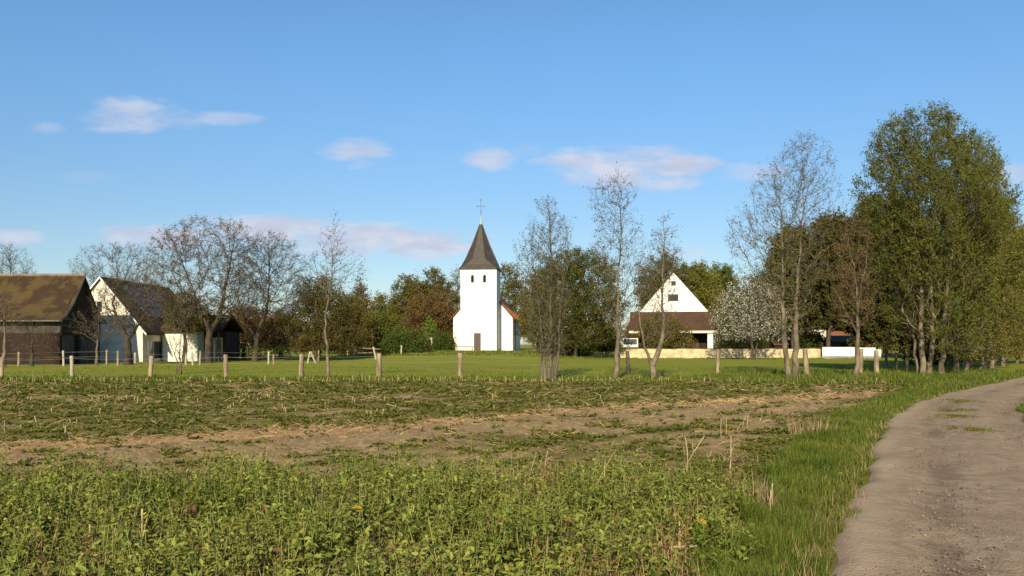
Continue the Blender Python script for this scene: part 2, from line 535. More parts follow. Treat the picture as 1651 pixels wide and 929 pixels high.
# pasture
D = np.concatenate([np.geomspace(FIELD_END - 0.4, 150, 170), np.geomspace(156, 3500, 30)])
U = np.linspace(-2.6, 2.6, 300)
Y = np.repeat(D[:, None], len(U), 1)
X = U[None] * D[:, None]
Z = tz(X, Y) + 0.05 * lump2(X, Y, 0.25) * ss(41, 50, Y) + 0.03 * lump2(X, Y, 1.1, 2.0) * (1 - ss(120, 160, Y))
grid_mesh('pasture', X, Y, Z - 0.02, pasture_m)


# field
def cover(X, Y):
    s = Y - band(X) + 0.35 * lump2(X, Y, 1.0, 4.0) + 0.2 * lump2(X, Y, 3.1, 1.0)
    straw = np.exp(-((s - 0.35) / 1.25) ** 2) * (0.82 + 0.42 * lump2(X, Y, 0.55, 1.2))
    straw = np.maximum(straw, 0.62 * np.exp(-((s - 5.5) / 0.9) ** 2) * ss(-1, 3, X) * (1 - ss(12, 16, X)) * (0.7 + .5 * lump2(X, Y, .5, 5.)))
    straw = np.maximum(straw, 0.55 * ss(35.0, 36.4, Y) * ss(6, 12, X))
    bare = np.exp(-((s + 1.6) / 1.7) ** 2) * ss(-7, -3.5, X) * (1 - .6 * ss(3.5, 8, X))
    soil = ss(0.3, -0.6, s) * ss(-9.5, -4.5, s)
    green = np.where(s > 0, 0.62 + 0.22 * lump2(X, Y, 0.35, 3.0) + 0.16 * lump2(X, Y, 1.7, 6.0),
                     0.34 - .14 * bare + 0.20 * lump2(X, Y, 0.5, 3.0) + 0.18 * lump2(X, Y, 1.9, 2.0) + 0.18 * ss(-3.0, -6.5, s))
    edge = ss(1.6, 0.1, verge_l(Y) - X)
    green = np.clip(green + 0.3 * edge, 0, 1)
    return np.clip(straw * (1 - edge), 0, 1), np.clip(soil, 0, 1), green


def field_z(X, Y):
    z = 0.035 * lump2(X, Y, 0.9, 1.0) + 0.018 * lump2(X, Y, 3.7, 2.0) + 0.010 * lump2(X, Y, 9.0, 5.0)
    z = z * ss(0.1, 1.2, road_l(Y) - X)
    return z - 0.03


D = np.geomspace(1.2, FIELD_END + 0.4, 520)
U = np.linspace(-1.6, 1.3, 620)
Y = np.repeat(D[:, None], len(U), 1)
X = U[None] * D[:, None]
st, so, gr = cover(X, Y)
Z = field_z(X, Y) - 0.06 * ss(0, 0.5, X - road_l(Y))
grid_mesh('field', X, Y, Z, field_m, {'straw': st, 'soil': so, 'green': gr})
# soil and verge behind and beside the camera
nm = NM()
nm.add([(-60, -60, -0.1), (60, -60, -0.1), (60, 1.4, -0.1), (-60, 1.4, -0.1)], np.array([(0, 1, 2, 3)]))
tag(nm.build('meadow', pasture_m), kind='structure')
nm = NM()
yv = np.linspace(1.0, 60, 120)
xl = road_l(yv) + 1.2
nm.add(np.vstack([np.stack([xl, yv, yv * 0 - 0.045], -1), np.stack([xl + 60, yv, yv * 0 - 0.045], -1)]),
       np.array([(i, 120 + i, 121 + i, i + 1) for i in range(119)]))
tag(nm.build('roadside_meadow', pasture_m), kind='structure')

# track
T = np.concatenate([np.linspace(-24, 2, 60), np.geomspace(2.1, 78, 420)])
lx = road_l(T)
dx = np.gradient(lx, T)
L = np.sqrt(1 + dx * dx)
nx, ny = 1 / L, -dx / L
W = np.interp(T, [-25, 8, 14, 20, 80], [4.4, 4.2, 3.0, 2.6, 2.6])
V = np.linspace(0, 1, 48)
wob = 0.07 * np.sin(T * 1.3) + 0.04 * np.sin(T * 3.1 + 1) + 0.02 * np.sin(T * 7.0)
w_all = V[None] * (W + 0.15 * np.sin(T * 1.3))[:, None]
X = lx[:, None] + nx[:, None] * w_all + (wob * (1 - V[None].T * 1.0)).T * 0.8
Y = T[:, None] + ny[:, None] * w_all
rut = -0.035 * (np.exp(-((w_all - 0.85) / 0.3) ** 2) + np.exp(-((w_all - 2.2) / 0.3) ** 2))
Z = rut + 0.012 * lump2(X, Y, 2.2, 1) + 0.006 * lump2(X, Y, 7.0, 3) + 0.02
Z[:, 0] -= 0.05
Z[:, -1] -= 0.05
sand = np.exp(-((w_all - 0.22) / 0.26) ** 2) * (0.6 + 0.5 * lump2(X, Y, 0.8, 2.0))
gravel = (np.exp(-((w_all - .85) / .28) ** 2) + .8 * np.exp(-((w_all - 2.2) / .3) ** 2)) * (.45 + .6 * lump2(X, Y, .7, 6.) + .25 * lump2(X, Y, 2.2, 2.))
grid_mesh('farm_track', X, Y, Z, track_m, {'sand': np.clip(sand, 0, 1), 'gravel': np.clip(gravel, 0, 1)})

# ------------------------------------------------------------------ buildings
def gable_roof(nm, x0, x1, yr, halfd, ze, zr, th=0.16, mat=0, axis='x'):
    """two sloping slabs; ridge along axis at coordinate yr of the other axis"""
    for s in (-1, 1):
        a = [(yr, zr), (yr + s * halfd, ze), (yr + s * halfd, ze - th), (yr, zr - th)]
        if axis == 'x':
            nm.prism([(x0, p, z) for p, z in a], (x1 - x0, 0, 0), mat)
        else:
            nm.prism([(p, x0, z) for p, z in a], (0, x1 - x0, 0), mat)


def arch(w, h, n=10):
    """arched outline in x,z, base at z=0"""
    r = w / 2
    return [(-r, 0), (r, 0)] + [(r * math.cos(a), h - r + r * math.sin(a)) for a in np.linspace(0, math.pi, n)]


def arch_window(parent, x, y, z, w, h, name='window', frame_mat=None, pane_mat=None, face='-y'):
    f = frame_mat or white_wall
    o = NM()
    outer, inner = arch(w + 0.22, h + 0.16), arch(w, h)
    n = len(outer)
    pt = (lambda p, d: (x + p[0], y - d, z + p[1])) if face == '-y' else (lambda p, d: (x + d, y + p[0], z + p[1]))
    a = [pt((p[0], p[1] - 0.05), 0.045) for p in outer]
    b = [pt(p, 0.045) for p in inner]
    c = [pt(p, -0.0) for p in inner]
    e = [pt((p[0], p[1] - 0.05), -0.0) for p in outer]
    Vs = a + b + c + e
    q = []
    for i in range(n):
        j = (i + 1) % n
        q += [(i, j, n + j, n + i), (n + i, n + j, 2 * n + j, 2 * n + i), (3 * n + i, 3 * n + j, j, i)]
    o.add(Vs, np.array(q))
    fr = o.build(name, f, parent)
    o = NM()
    d = -0.012 if face == '-y' else 0.012
    o.prism([pt(p, 0.003) for p in inner], (0, d, 0) if face == '-y' else (d, 0, 0))
    o.build('pane', pane_mat or dark_gap, fr)
    return fr


def rect_window(parent, x0, x1, y, z0, z1, bars=1, fm=None, face='-y', d=0.03):
    fm = fm or white_paint
    o = NM()
    t = 0.07

    def bx(a0, a1, b0, b1, dd):
        if face == '-y':
            o.box(a0, a1, y - dd, y + 0.01, b0, b1)
        else:
            o.box(y - 0.01, y + dd, a0, a1, b0, b1)
    bx(x0, x1, z1 - t, z1, d + .02)
    bx(x0 - .04, x1 + .04, z0 - .05, z0 + t - .02, d + .06)
    bx(x0, x0 + t, z0 + t - .02, z1 - t, d + .02)
    bx(x1 - t, x1, z0 + t - .02, z1 - t, d + .02)
    for i in range(bars):
        c = x0 + (x1 - x0) * (i + 1) / (bars + 1)
        bx(c - .03, c + .03, z0 + t - .02, z1 - t, d + .01)
    f = o.build('window', fm, parent)
    o = NM()
    if face == '-y':
        o.box(x0 + t, x1 - t, y - 0.008, y + 0.006, z0 + t - .02, z1 - t)
    else:
        o.box(y - 0.006, y + 0.008, x0 + t, x1 - t, z0 + t - .02, z1 - t)
    o.build('pane', glass, f)
    return f


# ---- church
cx, cy = at(771.5, 0, 110)[0], 110.0
church = empty('church', (cx, cy, 0.80), math.radians(-5.5),
               'white village church with dark pointed slate spire and orange tiled nave', 'church')
tw = 2.38
o = NM()
o.box(-tw, tw, 0, 2 * tw, -0.4, 10.86)
o.build('tower', white_wall, church)
o = NM()          # spire: square flared eaves turning into an octagon
eo = tw + 0.22
sq = [(-1, -1), (0, -1), (1, -1), (1, 0), (1, 1), (0, 1), (-1, 1), (-1, 0)]


def octo(r, z):
    k = math.tan(math.pi / 8) * r
    return [(-k, -r, z), (k, -r, z), (r, -k, z), (r, k, z), (k, r, z), (-k, r, z), (-r, k, z), (-r, -k, z)]


def sqr(r, z):
    return [(-.9 * r, -r, z), (.9 * r, -r, z), (r, -.9 * r, z), (r, .9 * r, z), (.9 * r, r, z), (-.9 * r, r, z), (-r, .9 * r, z), (-r, -.9 * r, z)]


def blend(A, B, t):
    return [tuple(a[i] * (1 - t) + b[i] * t for i in range(3)) for a, b in zip(A, B)]


rings = [sqr(eo, 10.72), sqr(eo, 10.86), blend(sqr(2.28, 11.35), octo(2.34, 11.35), 0.35), octo(2.02, 12.1), octo(1.10, 14.3), octo(0.13, 17.05)]
Vs = [(x, y + tw, z) for r in rings for (x, y, z) in r]
q = [(i * 8 + j, i * 8 + (j + 1) % 8, i * 8 + 8 + (j + 1) % 8, i * 8 + 8 + j) for i in range(len(rings) - 1) for j in range(8)]
o.add(Vs, np.array(q))
o.Fs.append((np.array([list(range(8))[::-1]]), 0))
o.Fs.append((np.array([[40 + k for k in range(8)]]), 0))
# ridge rolls on the eight hips
for j in range(8):
    o.tube([Vs[16 + j], Vs[24 + j], Vs[32 + j], Vs[40 + j]], [.05, .05, .045, .03], 5)
sp = o.build('spire', slate, church)
o = NM()
o.tube([(0, tw, 16.9), (0, tw, 17.3), (0, tw, 18.1)], [.24, .17, .05], 8)
fin = o.build('finial', copper, church)
o = NM()
o.tube([(0, tw, 18.0), (0, tw, 20.2)], .035, 6)
o.tube([(-.44, tw, 19.35), (.44, tw, 19.35)], .032, 6)
for p in ((-.44, 19.35), (.44, 19.35), (0, 20.2), (0, 18.6)):
    a = np.linspace(0, 2 * math.pi, 9)
    o.tube([(p[0] + .09 * math.cos(t), tw, p[1] + .09 * math.sin(t)) for t in a], .024, 4)
o.build('cross', iron, fin)
for s in (-.8, .8):
    arch_window(church, s, -0.002, 8.95, .40, 1.0, 'belfry_window')
o = NM()
o.box(-.60, .30, -.06, 0.01, 0.02, 2.30)
dr = o.build('door', door_wood, church)
tag(dr, 'brown wooden door at the foot of the tower')
o = NM()
for x in np.linspace(-.5, .2, 6):
    o.box(x - .01, x + .01, -.068, -.055, .08, 2.25)
o.box(.16, .20, -.12, -.06, 1.0, 1.2)
o.build('handle', iron, dr)
# nave, a bit to the right of the tower's axis
nx0, nx1, ny0, ny1 = -3.95, 4.15, 3.6, 15.6
nxc = (nx0 + nx1) / 2
o = NM()
o.box(nx0, nx1, ny0, ny1, -0.4, 4.6)
zr = 4.6 + (nx1 - nxc) * 1.14
o.prism([(nx0, ny0, 4.6), (nx1, ny0, 4.6), (nxc, ny0, zr)], (0, .5, 0))
o.prism([(nx0, ny1 - .5, 4.6), (nx1, ny1 - .5, 4.6), (nxc, ny1 - .5, zr)], (0, .5, 0))
o.build('nave', white_wall, church)
o = NM()
gable_roof(o, ny0 - .18, ny1 + .2, nxc, nx1 - nxc + .38, 4.62 - .38 * 1.14 + .12, zr + .14, .14, 0, 'y')
o.build('nave_roof', red_tile, church)
for y in (5.6, 8.4, 11.2, 13.9):
    arch_window(church, nx1 + .002, y, 2.1, .95, 1.9, 'nave_window', grey_wall, glass, '+x')
for y in (ny0 + .12, ny0 + 3.2):
    o = NM()
    o.tube([(nx1 + .09, y, 4.3), (nx1 + .09, y, 0)], .06, 6)
    o.build('drainpipe', iron, church)
o = NM()
for s in (-1, 1):
    xa = nxc + s * (nx1 - nxc + .40)
    o.prism([(xa, ny0 - .22, 4.25), (nxc, ny0 - .22, zr + .12), (nxc, ny0 - .22, zr - .08), (xa, ny0 - .22, 4.05)], (0, .035, 0))
o.build('bargeboard', dark_board, church)

# bench in front of the church
bx_, by_, _ = at(749, 0, 104)
bench = empty('park_bench', (bx_, by_, float(tz(bx_, by_))), 0.02, 'wooden backless bench with pale legs beside the church door', 'bench')
o = NM()
for k in range(3):
    o.box(-1.15, 1.15, -.22 + k * .16, -.08 + k * .16, .44, .56)
o.build('seat', bench_wood, bench)
for s in (-1, 1):
    o = NM()
    o.box(s * .95 - .09, s * .95 + .09, -.2, .22, -.1, .46)
    o.build('leg', pale_post, bench)

# ---- barn on the left
barn = empty('barn', (-36.7, 68.0, 0), 0, 'long brown barn with mossy tiled roof and dark boarded gable end', 'barn')
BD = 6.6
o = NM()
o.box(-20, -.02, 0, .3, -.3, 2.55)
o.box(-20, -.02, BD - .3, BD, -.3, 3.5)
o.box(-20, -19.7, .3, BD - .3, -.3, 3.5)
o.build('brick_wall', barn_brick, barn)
o = NM()
o.box(-20, -.02, .02, .28, 2.55, 3.6)
o.build('upper_wall', mat('grey_planks', (.085, .072, .064), .9, (.035, .03, .027), 1.6), barn)
o = NM()
o.box(-.3, -.01, .3, 2.2, -.3, 2.38)
o.box(-.3, -.01, 3.3, BD - .3, -.3, 2.38)
o.build('gable_wall', mat('dark_concrete', (.10, .10, .10), .9, (.05, .05, .05), 1.0), barn)
o = NM()
o.box(-.35, -.20, 2.2, 3.3, -.3, 2.38)
o.build('doorway', dark_gap, barn)
o = NM()
ridge = 7.5
o.prism([(.06, .05, 2.38), (.06, BD - .05, 2.38), (.06, BD - .05, 3.6), (.06, BD / 2, ridge - .1), (.06, .05, 3.6)], (-.12, 0, 0))
o.build('gable_boarding', dark_board, barn)
o = NM()
for s in (-1, 1):
    yc = BD / 2
    prof = [(yc, ridge), (yc + s * 1.9, ridge - 2.45), (yc + s * 3.1, ridge - 3.5), (yc + s * 3.85, 3.62)]
    lower = [(p, z - .15) for p, z in prof][::-1]
    o.prism([(-20.4, p, z) for p, z in prof + lower], (20.75, 0, 0))
rf = o.build('roof', barn_tile, barn)
o = NM()
o.tube([(-20.4, BD / 2, ridge + .02), (.35, BD / 2, ridge + .02)], .13, 8)
o.build('ridge_tiles', mat('ridge_tile', (.22, .17, .13), .9, (.15, .11, .08), 2), rf)
o = NM()
o.tube([(-20.4, BD / 2 - 3.95, 3.52), (.3, BD / 2 - 3.95, 3.52)], .07, 6)
o.build('gutter', zinc, rf)
o = NM()
o.prism([(.36, BD / 2, ridge - .02), (.36, BD / 2 - 1.9, ridge - 2.47), (.36, BD / 2 - 3.1, ridge - 3.52), (.36, BD / 2 - 3.85, 3.6),
         (.36, BD / 2 - 3.85, 3.42), (.36, BD / 2 - 3.1, ridge - 3.7), (.36, BD / 2 - 1.9, ridge - 2.67), (.36, BD / 2, ridge - .22)], (.03, 0, 0))
o.build('verge_board', zinc, rf)

# ---- white farmhouse behind the barn
fh = empty('farmhouse', (-38.3, 78.0, 0), 0, 'white gabled farmhouse with dark roof and solar panels behind the barn', 'farmhouse')
hw, rz_, ez = 3.9, 7.95, 3.05
o = NM()
o.box(-hw, hw, 0, 15.5, -.3, ez)
o.prism([(-hw, 0, ez), (hw, 0, ez), (0, 0, rz_ - .15)], (0, .3, 0))
o.prism([(-hw, 15.2, ez), (hw, 15.2, ez), (0, 15.2, rz_ - .15)], (0, .3, 0))
o.build('wall', lime_wall, fh)
o = NM()
gable_roof(o, -.25, 15.7, 0, hw + .4, ez - .40, rz_, .15, 0, 'y')
rf = o.build('roof', barn_tile, fh)
sl = math.hypot(hw + .4, rz_ - ez + .4)
ux, uz = (hw + .4) / sl, -(rz_ - ez + .4) / sl
for k in range(3):
    o = NM()
    for c in range(5):
        y0 = 3.2 + c * 1.55
        a = .9 + k * 1.3
        p = lambda s, y, h: (ux * s - uz * h, y, rz_ + uz * s + ux * h)
        o.add([p(a, y0, .06), p(a + 1.22, y0, .06), p(a + 1.22, y0 + 1.5, .06), p(a, y0 + 1.5, .06),
               p(a, y0, .10), p(a + 1.22, y0, .10), p(a + 1.22, y0 + 1.5, .10), p(a, y0 + 1.5, .10)],
              np.array([(0, 3, 2, 1), (4, 5, 6, 7), (0, 1, 5, 4), (1, 2, 6, 5), (2, 3, 7, 6), (3, 0, 4, 7)]))
    o.build('solar_panel', panel_grey, rf)
o = NM()
for s in (-1, 1):
    xa = s * (hw + .45)
    o.prism([(0, -.28, rz_ + .02), (xa, -.28, ez - .42), (xa, -.28, ez - .62), (0, -.28, rz_ - .18)], (0, .025, 0))
o.build('bargeboard', white_paint, rf)
rect_window(fh, .9, 2.2, hw, 0.4, 2.0, 1, None, '+x')
rect_window(fh, -1.0, .2, 0, 4.6, 5.7, 1)
rect_window(fh, 2.2, 4.0, hw, .3, 1.9, 1, dark_board, '+x')

# wing
wx0, wx1, _ = at(262, 0, 82)[0], at(318, 0, 82)[0], 0
wing = empty('farm_annex', (wx0, 82.0, 0), 0, 'low white annex with brown roof and dark glazed doors right of the farmhouse', 'annex')
ww = wx1 - wx0
o = NM()
o.box(0, ww, 0, 6, -.3, 3.1)
o.build('wall', white_wall, wing)
o = NM()
o.box(ww + .003, ww + 2.2, 1.8, 5.99, -.3, 2.9)
o.build('porch_wall', dark_board, wing)
o = NM()
gable_roof(o, -.3, ww + 2.5, 3.0, 3.4, 3.0, 4.6, .15)
o.build('roof', barn_tile, wing)
for i, x in enumerate((.35, 1.15)):
    o = NM()
    o.box(ww + x, ww + x + .65, 1.76, 1.81, 0, 2.2)
    d_ = o.build('glazed_door', glass, wing)
    o = NM()
    o.box(ww + x - .06, ww + x, 1.73, 1.80, 0, 2.28)
    o.box(ww + x + .65, ww + x + .71, 1.73, 1.80, 0, 2.28)
    o.box(ww + x, ww + x + .65, 1.73, 1.80, 2.2, 2.28)
    o.build('frame', white_paint, d_)
o = NM()
o.tube([(ww + 2.0, .3, -.1), (ww + 2.0, .3, 2.85)], .09, 8)
o.build('porch_post', dark_post, wing)

# ---- white gabled house on the right
hx = at(1086, 0, 115)[0]
house = empty('gabled_house', (hx, 115, .35), math.radians(-12), 'house with big white triangular gable above a brown lean to roof', 'house')
gz = 5.75
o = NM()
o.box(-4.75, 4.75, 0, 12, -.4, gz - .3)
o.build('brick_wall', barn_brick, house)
o = NM()
o.box(-4.75, 4.75, 0, 12, gz - .298, gz)
o.prism([(-4.75, 0, gz), (4.75, 0, gz), (0, 0, gz + 5.35)], (0, .3, 0))
o.prism([(-4.75, 11.7, gz), (4.75, 11.7, gz), (0, 11.7, gz + 5.35)], (0, .3, 0))
o.build('wall', white_wall, house)
o = NM()
gable_roof(o, -.06, 12.2, 0, 5.05, gz - .3, gz + 5.55, .16, 0, 'y')
o.build('roof', brown_tile, house)
o = NM()
o.prism([(-5.9, -2.6, 3.15), (-5.9, 0, gz), (-5.9, 0, gz - .2), (-5.9, -2.6, 2.97)], (11.3, 0, 0))
lt = o.build('porch_roof', brown_tile, house)
o = NM()
o.box(-5.9, 5.4, -2.72, -2.61, 2.78, 3.1)
o.build('gutter', mat('pale_fascia', (.55, .5, .42), .7), lt)
for x in (4.85,):
    o = NM()
    o.box(x - .35, x + .35, -2.5, -1.9, -.4, 2.9)
    o.build('porch_pillar', white_wall, house)
rect_window(house, -.75, .65, 0, gz + 1.55, gz + 2.4, 2, brown_tile)
rect_window(house, -.3, .3, 0, gz + 3.7, gz + 4.2, 1, brown_tile)
rect_window(house, -3.6, -2.0, 0, .9, 2.2, 2)
rect_window(house, -.6, 1.4, 0, .9, 2.2, 2)
o = NM()
o.box(2.4, 3.4, -.06, .01, -.1, 2.1)
o.build('door', door_wood, house)

# ---- small brick cottage far right and two sheds
cxx = at(1318, 0, 138)[0]
cot = empty('brick_cottage', (cxx, 138, .36), 0, 'red brick cottage with cream end wall and a single white window', 'cottage')
o = NM()
o.box(-1.3, 1.4, 0, 8, -.4, 4.4)
o.build('cream_wall', cream, cot)
o = NM()
o.box(1.4, 9.0, .4, 8, -.4, 4.4)
o.build('brick_wall', brick, cot)
o = NM()
gable_roof(o, -1.7, 9.4, 4, 4.6, 4.1, 7.6, .15)
o.build('roof', shed_roof, cot)
rect_window(cot, -.55, .55, 0, 1.6, 3.4, 0)


def shed(px0, px1, D_, top, eave, wallm, roofm, label):
    x0, x1 = at(px0, 0, D_)[0], at(px1, 0, D_)[0]
    gz_ = float(tz(x0, D_))
    e = empty('garden_shed', ((x0 + x1) / 2, D_, gz_), 0, label, 'shed', 'sheds behind the low wall')
    h = (x1 - x0) / 2
    z_t = at(0, top, D_)[2] - gz_
    z_e = at(0, eave, D_)[2] - gz_
    o = NM()
    o.box(-h, h, 0, 2.4, -.3, z_e)
    o.build('wall', wallm, e)
    o = NM()
    gable_roof(o, -h - .15, h + .15, 1.2, 1.45, z_e - .05, z_t, .08)
    o.build('roof', roofm, e)
    o = NM()
    o.box(-h * .3, h * .25, -.04, .01, -.1, z_e - .3)
    o.build('door', dark_board, e)


shed(1340, 1382, 112, 541, 550, brick, shed_roof, 'small brick shed with grey felt roof in front of the cottage')
shed(1249, 1300, 108, 548, 555, barn_brick, wall_cap, 'low dark shed with pinkish roof behind the pale trunks')


# ---- low ochre wall, white panel fence
def low_wall(px0, px1, D_, top, label, name='garden_wall'):
    x0, x1 = at(px0, 0, D_)[0], at(px1, 0, D_)[0]
    g0 = float(tz((x0 + x1) / 2, D_))
    zt = at(0, top, D_)[2]
    e = empty(name, ((x0 + x1) / 2, D_, g0), 0, label, 'wall')
    h = (x1 - x0) / 2
    n = max(4, int(h * 2))
    o = NM()
    xs_ = np.linspace(-h, h, n + 1)
    zz = zt - g0 + .03 * np.sin(xs_ * 1.3) + .02 * np.sin(xs_ * 3.7)
    for i in range(n):
        o.prism([(xs_[i], 0, -.5), (xs_[i + 1], 0, -.5), (xs_[i + 1], 0, zz[i + 1]), (xs_[i], 0, zz[i])], (0, .35, 0))
    o.build('wall_body', yellow_wall, e)
    o = NM()
    for i in range(n):
        o.prism([(xs_[i], -.06, zz[i] + .003), (xs_[i + 1], -.06, zz[i + 1] + .003), (xs_[i + 1], -.06, zz[i + 1] + .08), (xs_[i], -.06, zz[i] + .08)], (0, .47, 0))
    o.build('coping', wall_cap, e)


low_wall(1000, 1323, 98, 562.5, 'long low ochre plastered wall with dark coping at the pasture edge')
low_wall(899, 928, 101, 553, 'short piece of ochre wall between tree trunks and green bush', 'garden_wall')

x0, x1 = at(1326, 0, 97)[0], at(1421, 0, 97)[0]
pf = empty('panel_fence', (x0, 97, 0), 0, 'low white panel fence on grey base right of the ochre wall', 'fence')
g0 = float(tz(x0, 97))
for (a, b, t) in ((0, 3.72, 1.30), (3.95, 6.15, 1.24), (6.2, 6.8, 1.02)):
    o = NM()
    o.box(a, b, 0, .06, .27, t)
    for k in range(int((b - a) / .31)):
        o.box(a + .1 + k * .31, a + .14 + k * .31, -.012, -.001, .30, t - .04)
    for z in (.62, .95):
        if z < t - .1:
            o.box(a + .02, b - .02, -.010, -.002, z, z + .02)
    o.build('panel', white_paint, pf)
o = NM()
o.box(-.02, 6.8, .01, .09, -.2, .262)
o.build('base_strip', grey_wall, pf)
o = NM()
o.box(3.74, 3.93, -.04, .12, -.2, 1.30)
o.build('post', dark_post, pf)

# framed board above the wall
nb = at(1017.5, 0, 99)
e = empty('notice_board', (nb[0], 99.6, float(tz(nb[0], 99.6))), 0, 'white framed grey board standing behind the left end of the low wall', 'board')
zb, zt_ = at(0, 560, 99.6)[2], at(0, 546, 99.6)[2]
o = NM()
o.box(-.9, .9, 0, .06, zb, zb + .28)
o.box(-.9, .9, 0, .06, zt_ - .08, zt_)
o.box(-.9, -.8, 0, .06, zb + .28, zt_ - .08)
o.box(.78, .9, 0, .06, zb + .28, zt_ - .08)
o.build('frame', white_paint, e)
o = NM()
o.box(-.8, .78, .02, .05, zb + .28, zt_ - .08)
o.build('panel', mat('dark_board_panel', (.10, .10, .095), .8, (.06, .06, .06), 3), e)
for s in (-.7, .7):
    o = NM()
    o.box(s - .05, s + .05, .065, .15, -.2, zt_ - .1)
    o.build('leg', dark_post, e)

# white pier behind the multi-stemmed tree
p_ = at(891, 0, 101)
e = empty('wall_pier', (p_[0], 101, float(tz(p_[0], 101))), 0, 'white rendered wall pier at the left end of the short wall', 'pier')
o = NM()
o.box(-.55, .55, 0, .5, -.3, 1.45)
o.build('shaft', white_wall, e)
o = NM()
o.prism([(-.62, -.06, 1.453), (.62, -.06, 1.453), (.0, -.06, 1.75)], (0, .62, 0))
o.build('cap', white_paint, e)

# ------------------------------------------------------------------ fences and posts
def rough_post(nm, p, h, r, lean, rng, k=8):
    n = 6
    pts, rad = [], []
    for i in range(n):
        t = i / (n - 1)
        pts.append((p[0] + lean[0] * t * h + rng.normal(0, .006), p[1] + lean[1] * t * h, p[2] - .15 + t * (h + .15)))
        rad.append(r * (1.06 - .12 * t + rng.normal(0, .03)))
    nm.tube(pts, rad, k)
    V = nm.V[-1]
    V += rng.normal(0, r * .06, V.shape)


fence = empty('pasture_fence', (0, 41.0, 0), 0, 'row of stout split wooden posts with thin wire along the near pasture edge', 'fence')
rng = np.random.default_rng(3)
POSTS = [(-122, 577, 0), (3, 576, 0), (116, 574, 1), (243, 574, 0), (364, 572, 0), (486, 571, 0), (611, 570, 0), (742, 569, 0), (875, 574, 2), (1013, 566, 2),
         (1157, 563, 0), (1300, 562, 0), (1413, 565, 0), (1387, 563, 0)]
tops = []
for (px, py, k) in POSTS:
    d = 41.0 if px < 900 else np.interp(px, [900, 1013, 1157, 1300, 1413], [41, 46.5, 44, 42.3, 46])
    x, y, z = at(px, py, d)
    o = NM()
    lean = (rng.normal(0, .055), rng.normal(0, .05))
    py += rng.normal(0, 1.2)
    if px == 243:
        lean = (.05, 0)
    rough_post(o, (x - lean[0] * .5, y - 41, 0), z, (.125 if k != 1 else .10) * rng.uniform(.78, 1.08), lean, rng)
    ob = o.build('post', [post_wood, pale_post, dark_post][k], fence, True)
    if k == 2:
        tag(ob, 'dark weathered post')
    elif k == 1:
        tag(ob, 'thin pale post')
    if px != 1387:
        tops.append((x, y - 41, z))
for h in (.12, .42):
    o = NM()
    pts = []
    for a, b in zip(tops[:-1], tops[1:]):
        for t in (0, .25, .5, .75):
            pts.append((a[0] + (b[0] - a[0]) * t, a[1] + (b[1] - a[1]) * t - .13, a[2] + (b[2] - a[2]) * t - h - .05 * math.sin(math.pi * t)))
    o.tube(pts, .004, 4)
    o.build('wire', wire_m, fence)

# posts in the shade under the big trees and on along the track
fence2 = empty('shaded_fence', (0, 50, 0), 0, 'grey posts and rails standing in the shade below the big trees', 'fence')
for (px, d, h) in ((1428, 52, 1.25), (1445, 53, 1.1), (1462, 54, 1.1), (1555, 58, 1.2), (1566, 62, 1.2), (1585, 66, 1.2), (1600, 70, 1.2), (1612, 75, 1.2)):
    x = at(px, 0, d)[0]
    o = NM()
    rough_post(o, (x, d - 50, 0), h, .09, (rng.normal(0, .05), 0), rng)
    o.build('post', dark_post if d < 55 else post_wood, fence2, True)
o = NM()
o.tube([(at(1428, 0, 52)[0], 2, .95), (at(1445, 0, 53)[0], 3, .92), (at(1462, 0, 54)[0], 4, .95)], .03, 5)
o.build('rail', dark_post, fence2)

# paddock fence in front of the farm
pad = empty('paddock_fence', (0, 66, 0), 0, 'thin white tape fence on small posts in front of the farm buildings', 'fence')
pts = []
for (px, d, h, k) in ((-40, 64, 1.05, 0), (30, 64, 1.05, 0), (103, 64, 1.15, 1), (172, 64, 1.2, 0), (190, 62, 1.15, 0), (218, 64, 1.0, 1), (300, 66, .95, 1), (311, 66, 1.0, 1),
                      (322, 66, 1.1, 0), (433, 70, 1.05, 1), (441, 70, .8, 0), (513, 74, 1.1, 0)):
    x = at(px, 0, d)[0]
    o = NM()
    rough_post(o, (x, d - 66, 0), h, .085, (rng.normal(0, .03), 0), rng, 6)
    o.build('post', [post_wood, pale_post][k], pad, True)
    pts.append((x, d - 66 - .1, h - .12))
for dz in (0, .38):
    o = NM()
    o.tube([(a, b, c - dz) for a, b, c in pts], .0055, 4)
    o.build('tape', wire_m, pad)
# leaning frame by the paddock
x, y, _ = at(502, 0, 72)
tr = empty('trestle', (x, y, 0), .3, 'pale A shaped wooden trestle leaning beside the curved trunk', 'trestle')
for (a, b) in (((-.32, 0, 0), (-.12, 0, 1.0)), ((.38, 0, -.05), (-.06, 0, 1.02))):
    o = NM()
    o.tube([a, b], .075, 6)
    o.build('leg', pale_post, tr)
o = NM()
o.tube([(-.2, -.05, .6), (.14, -.05, .6)], .04, 6)
o.build('crossbar', pale_post, tr)

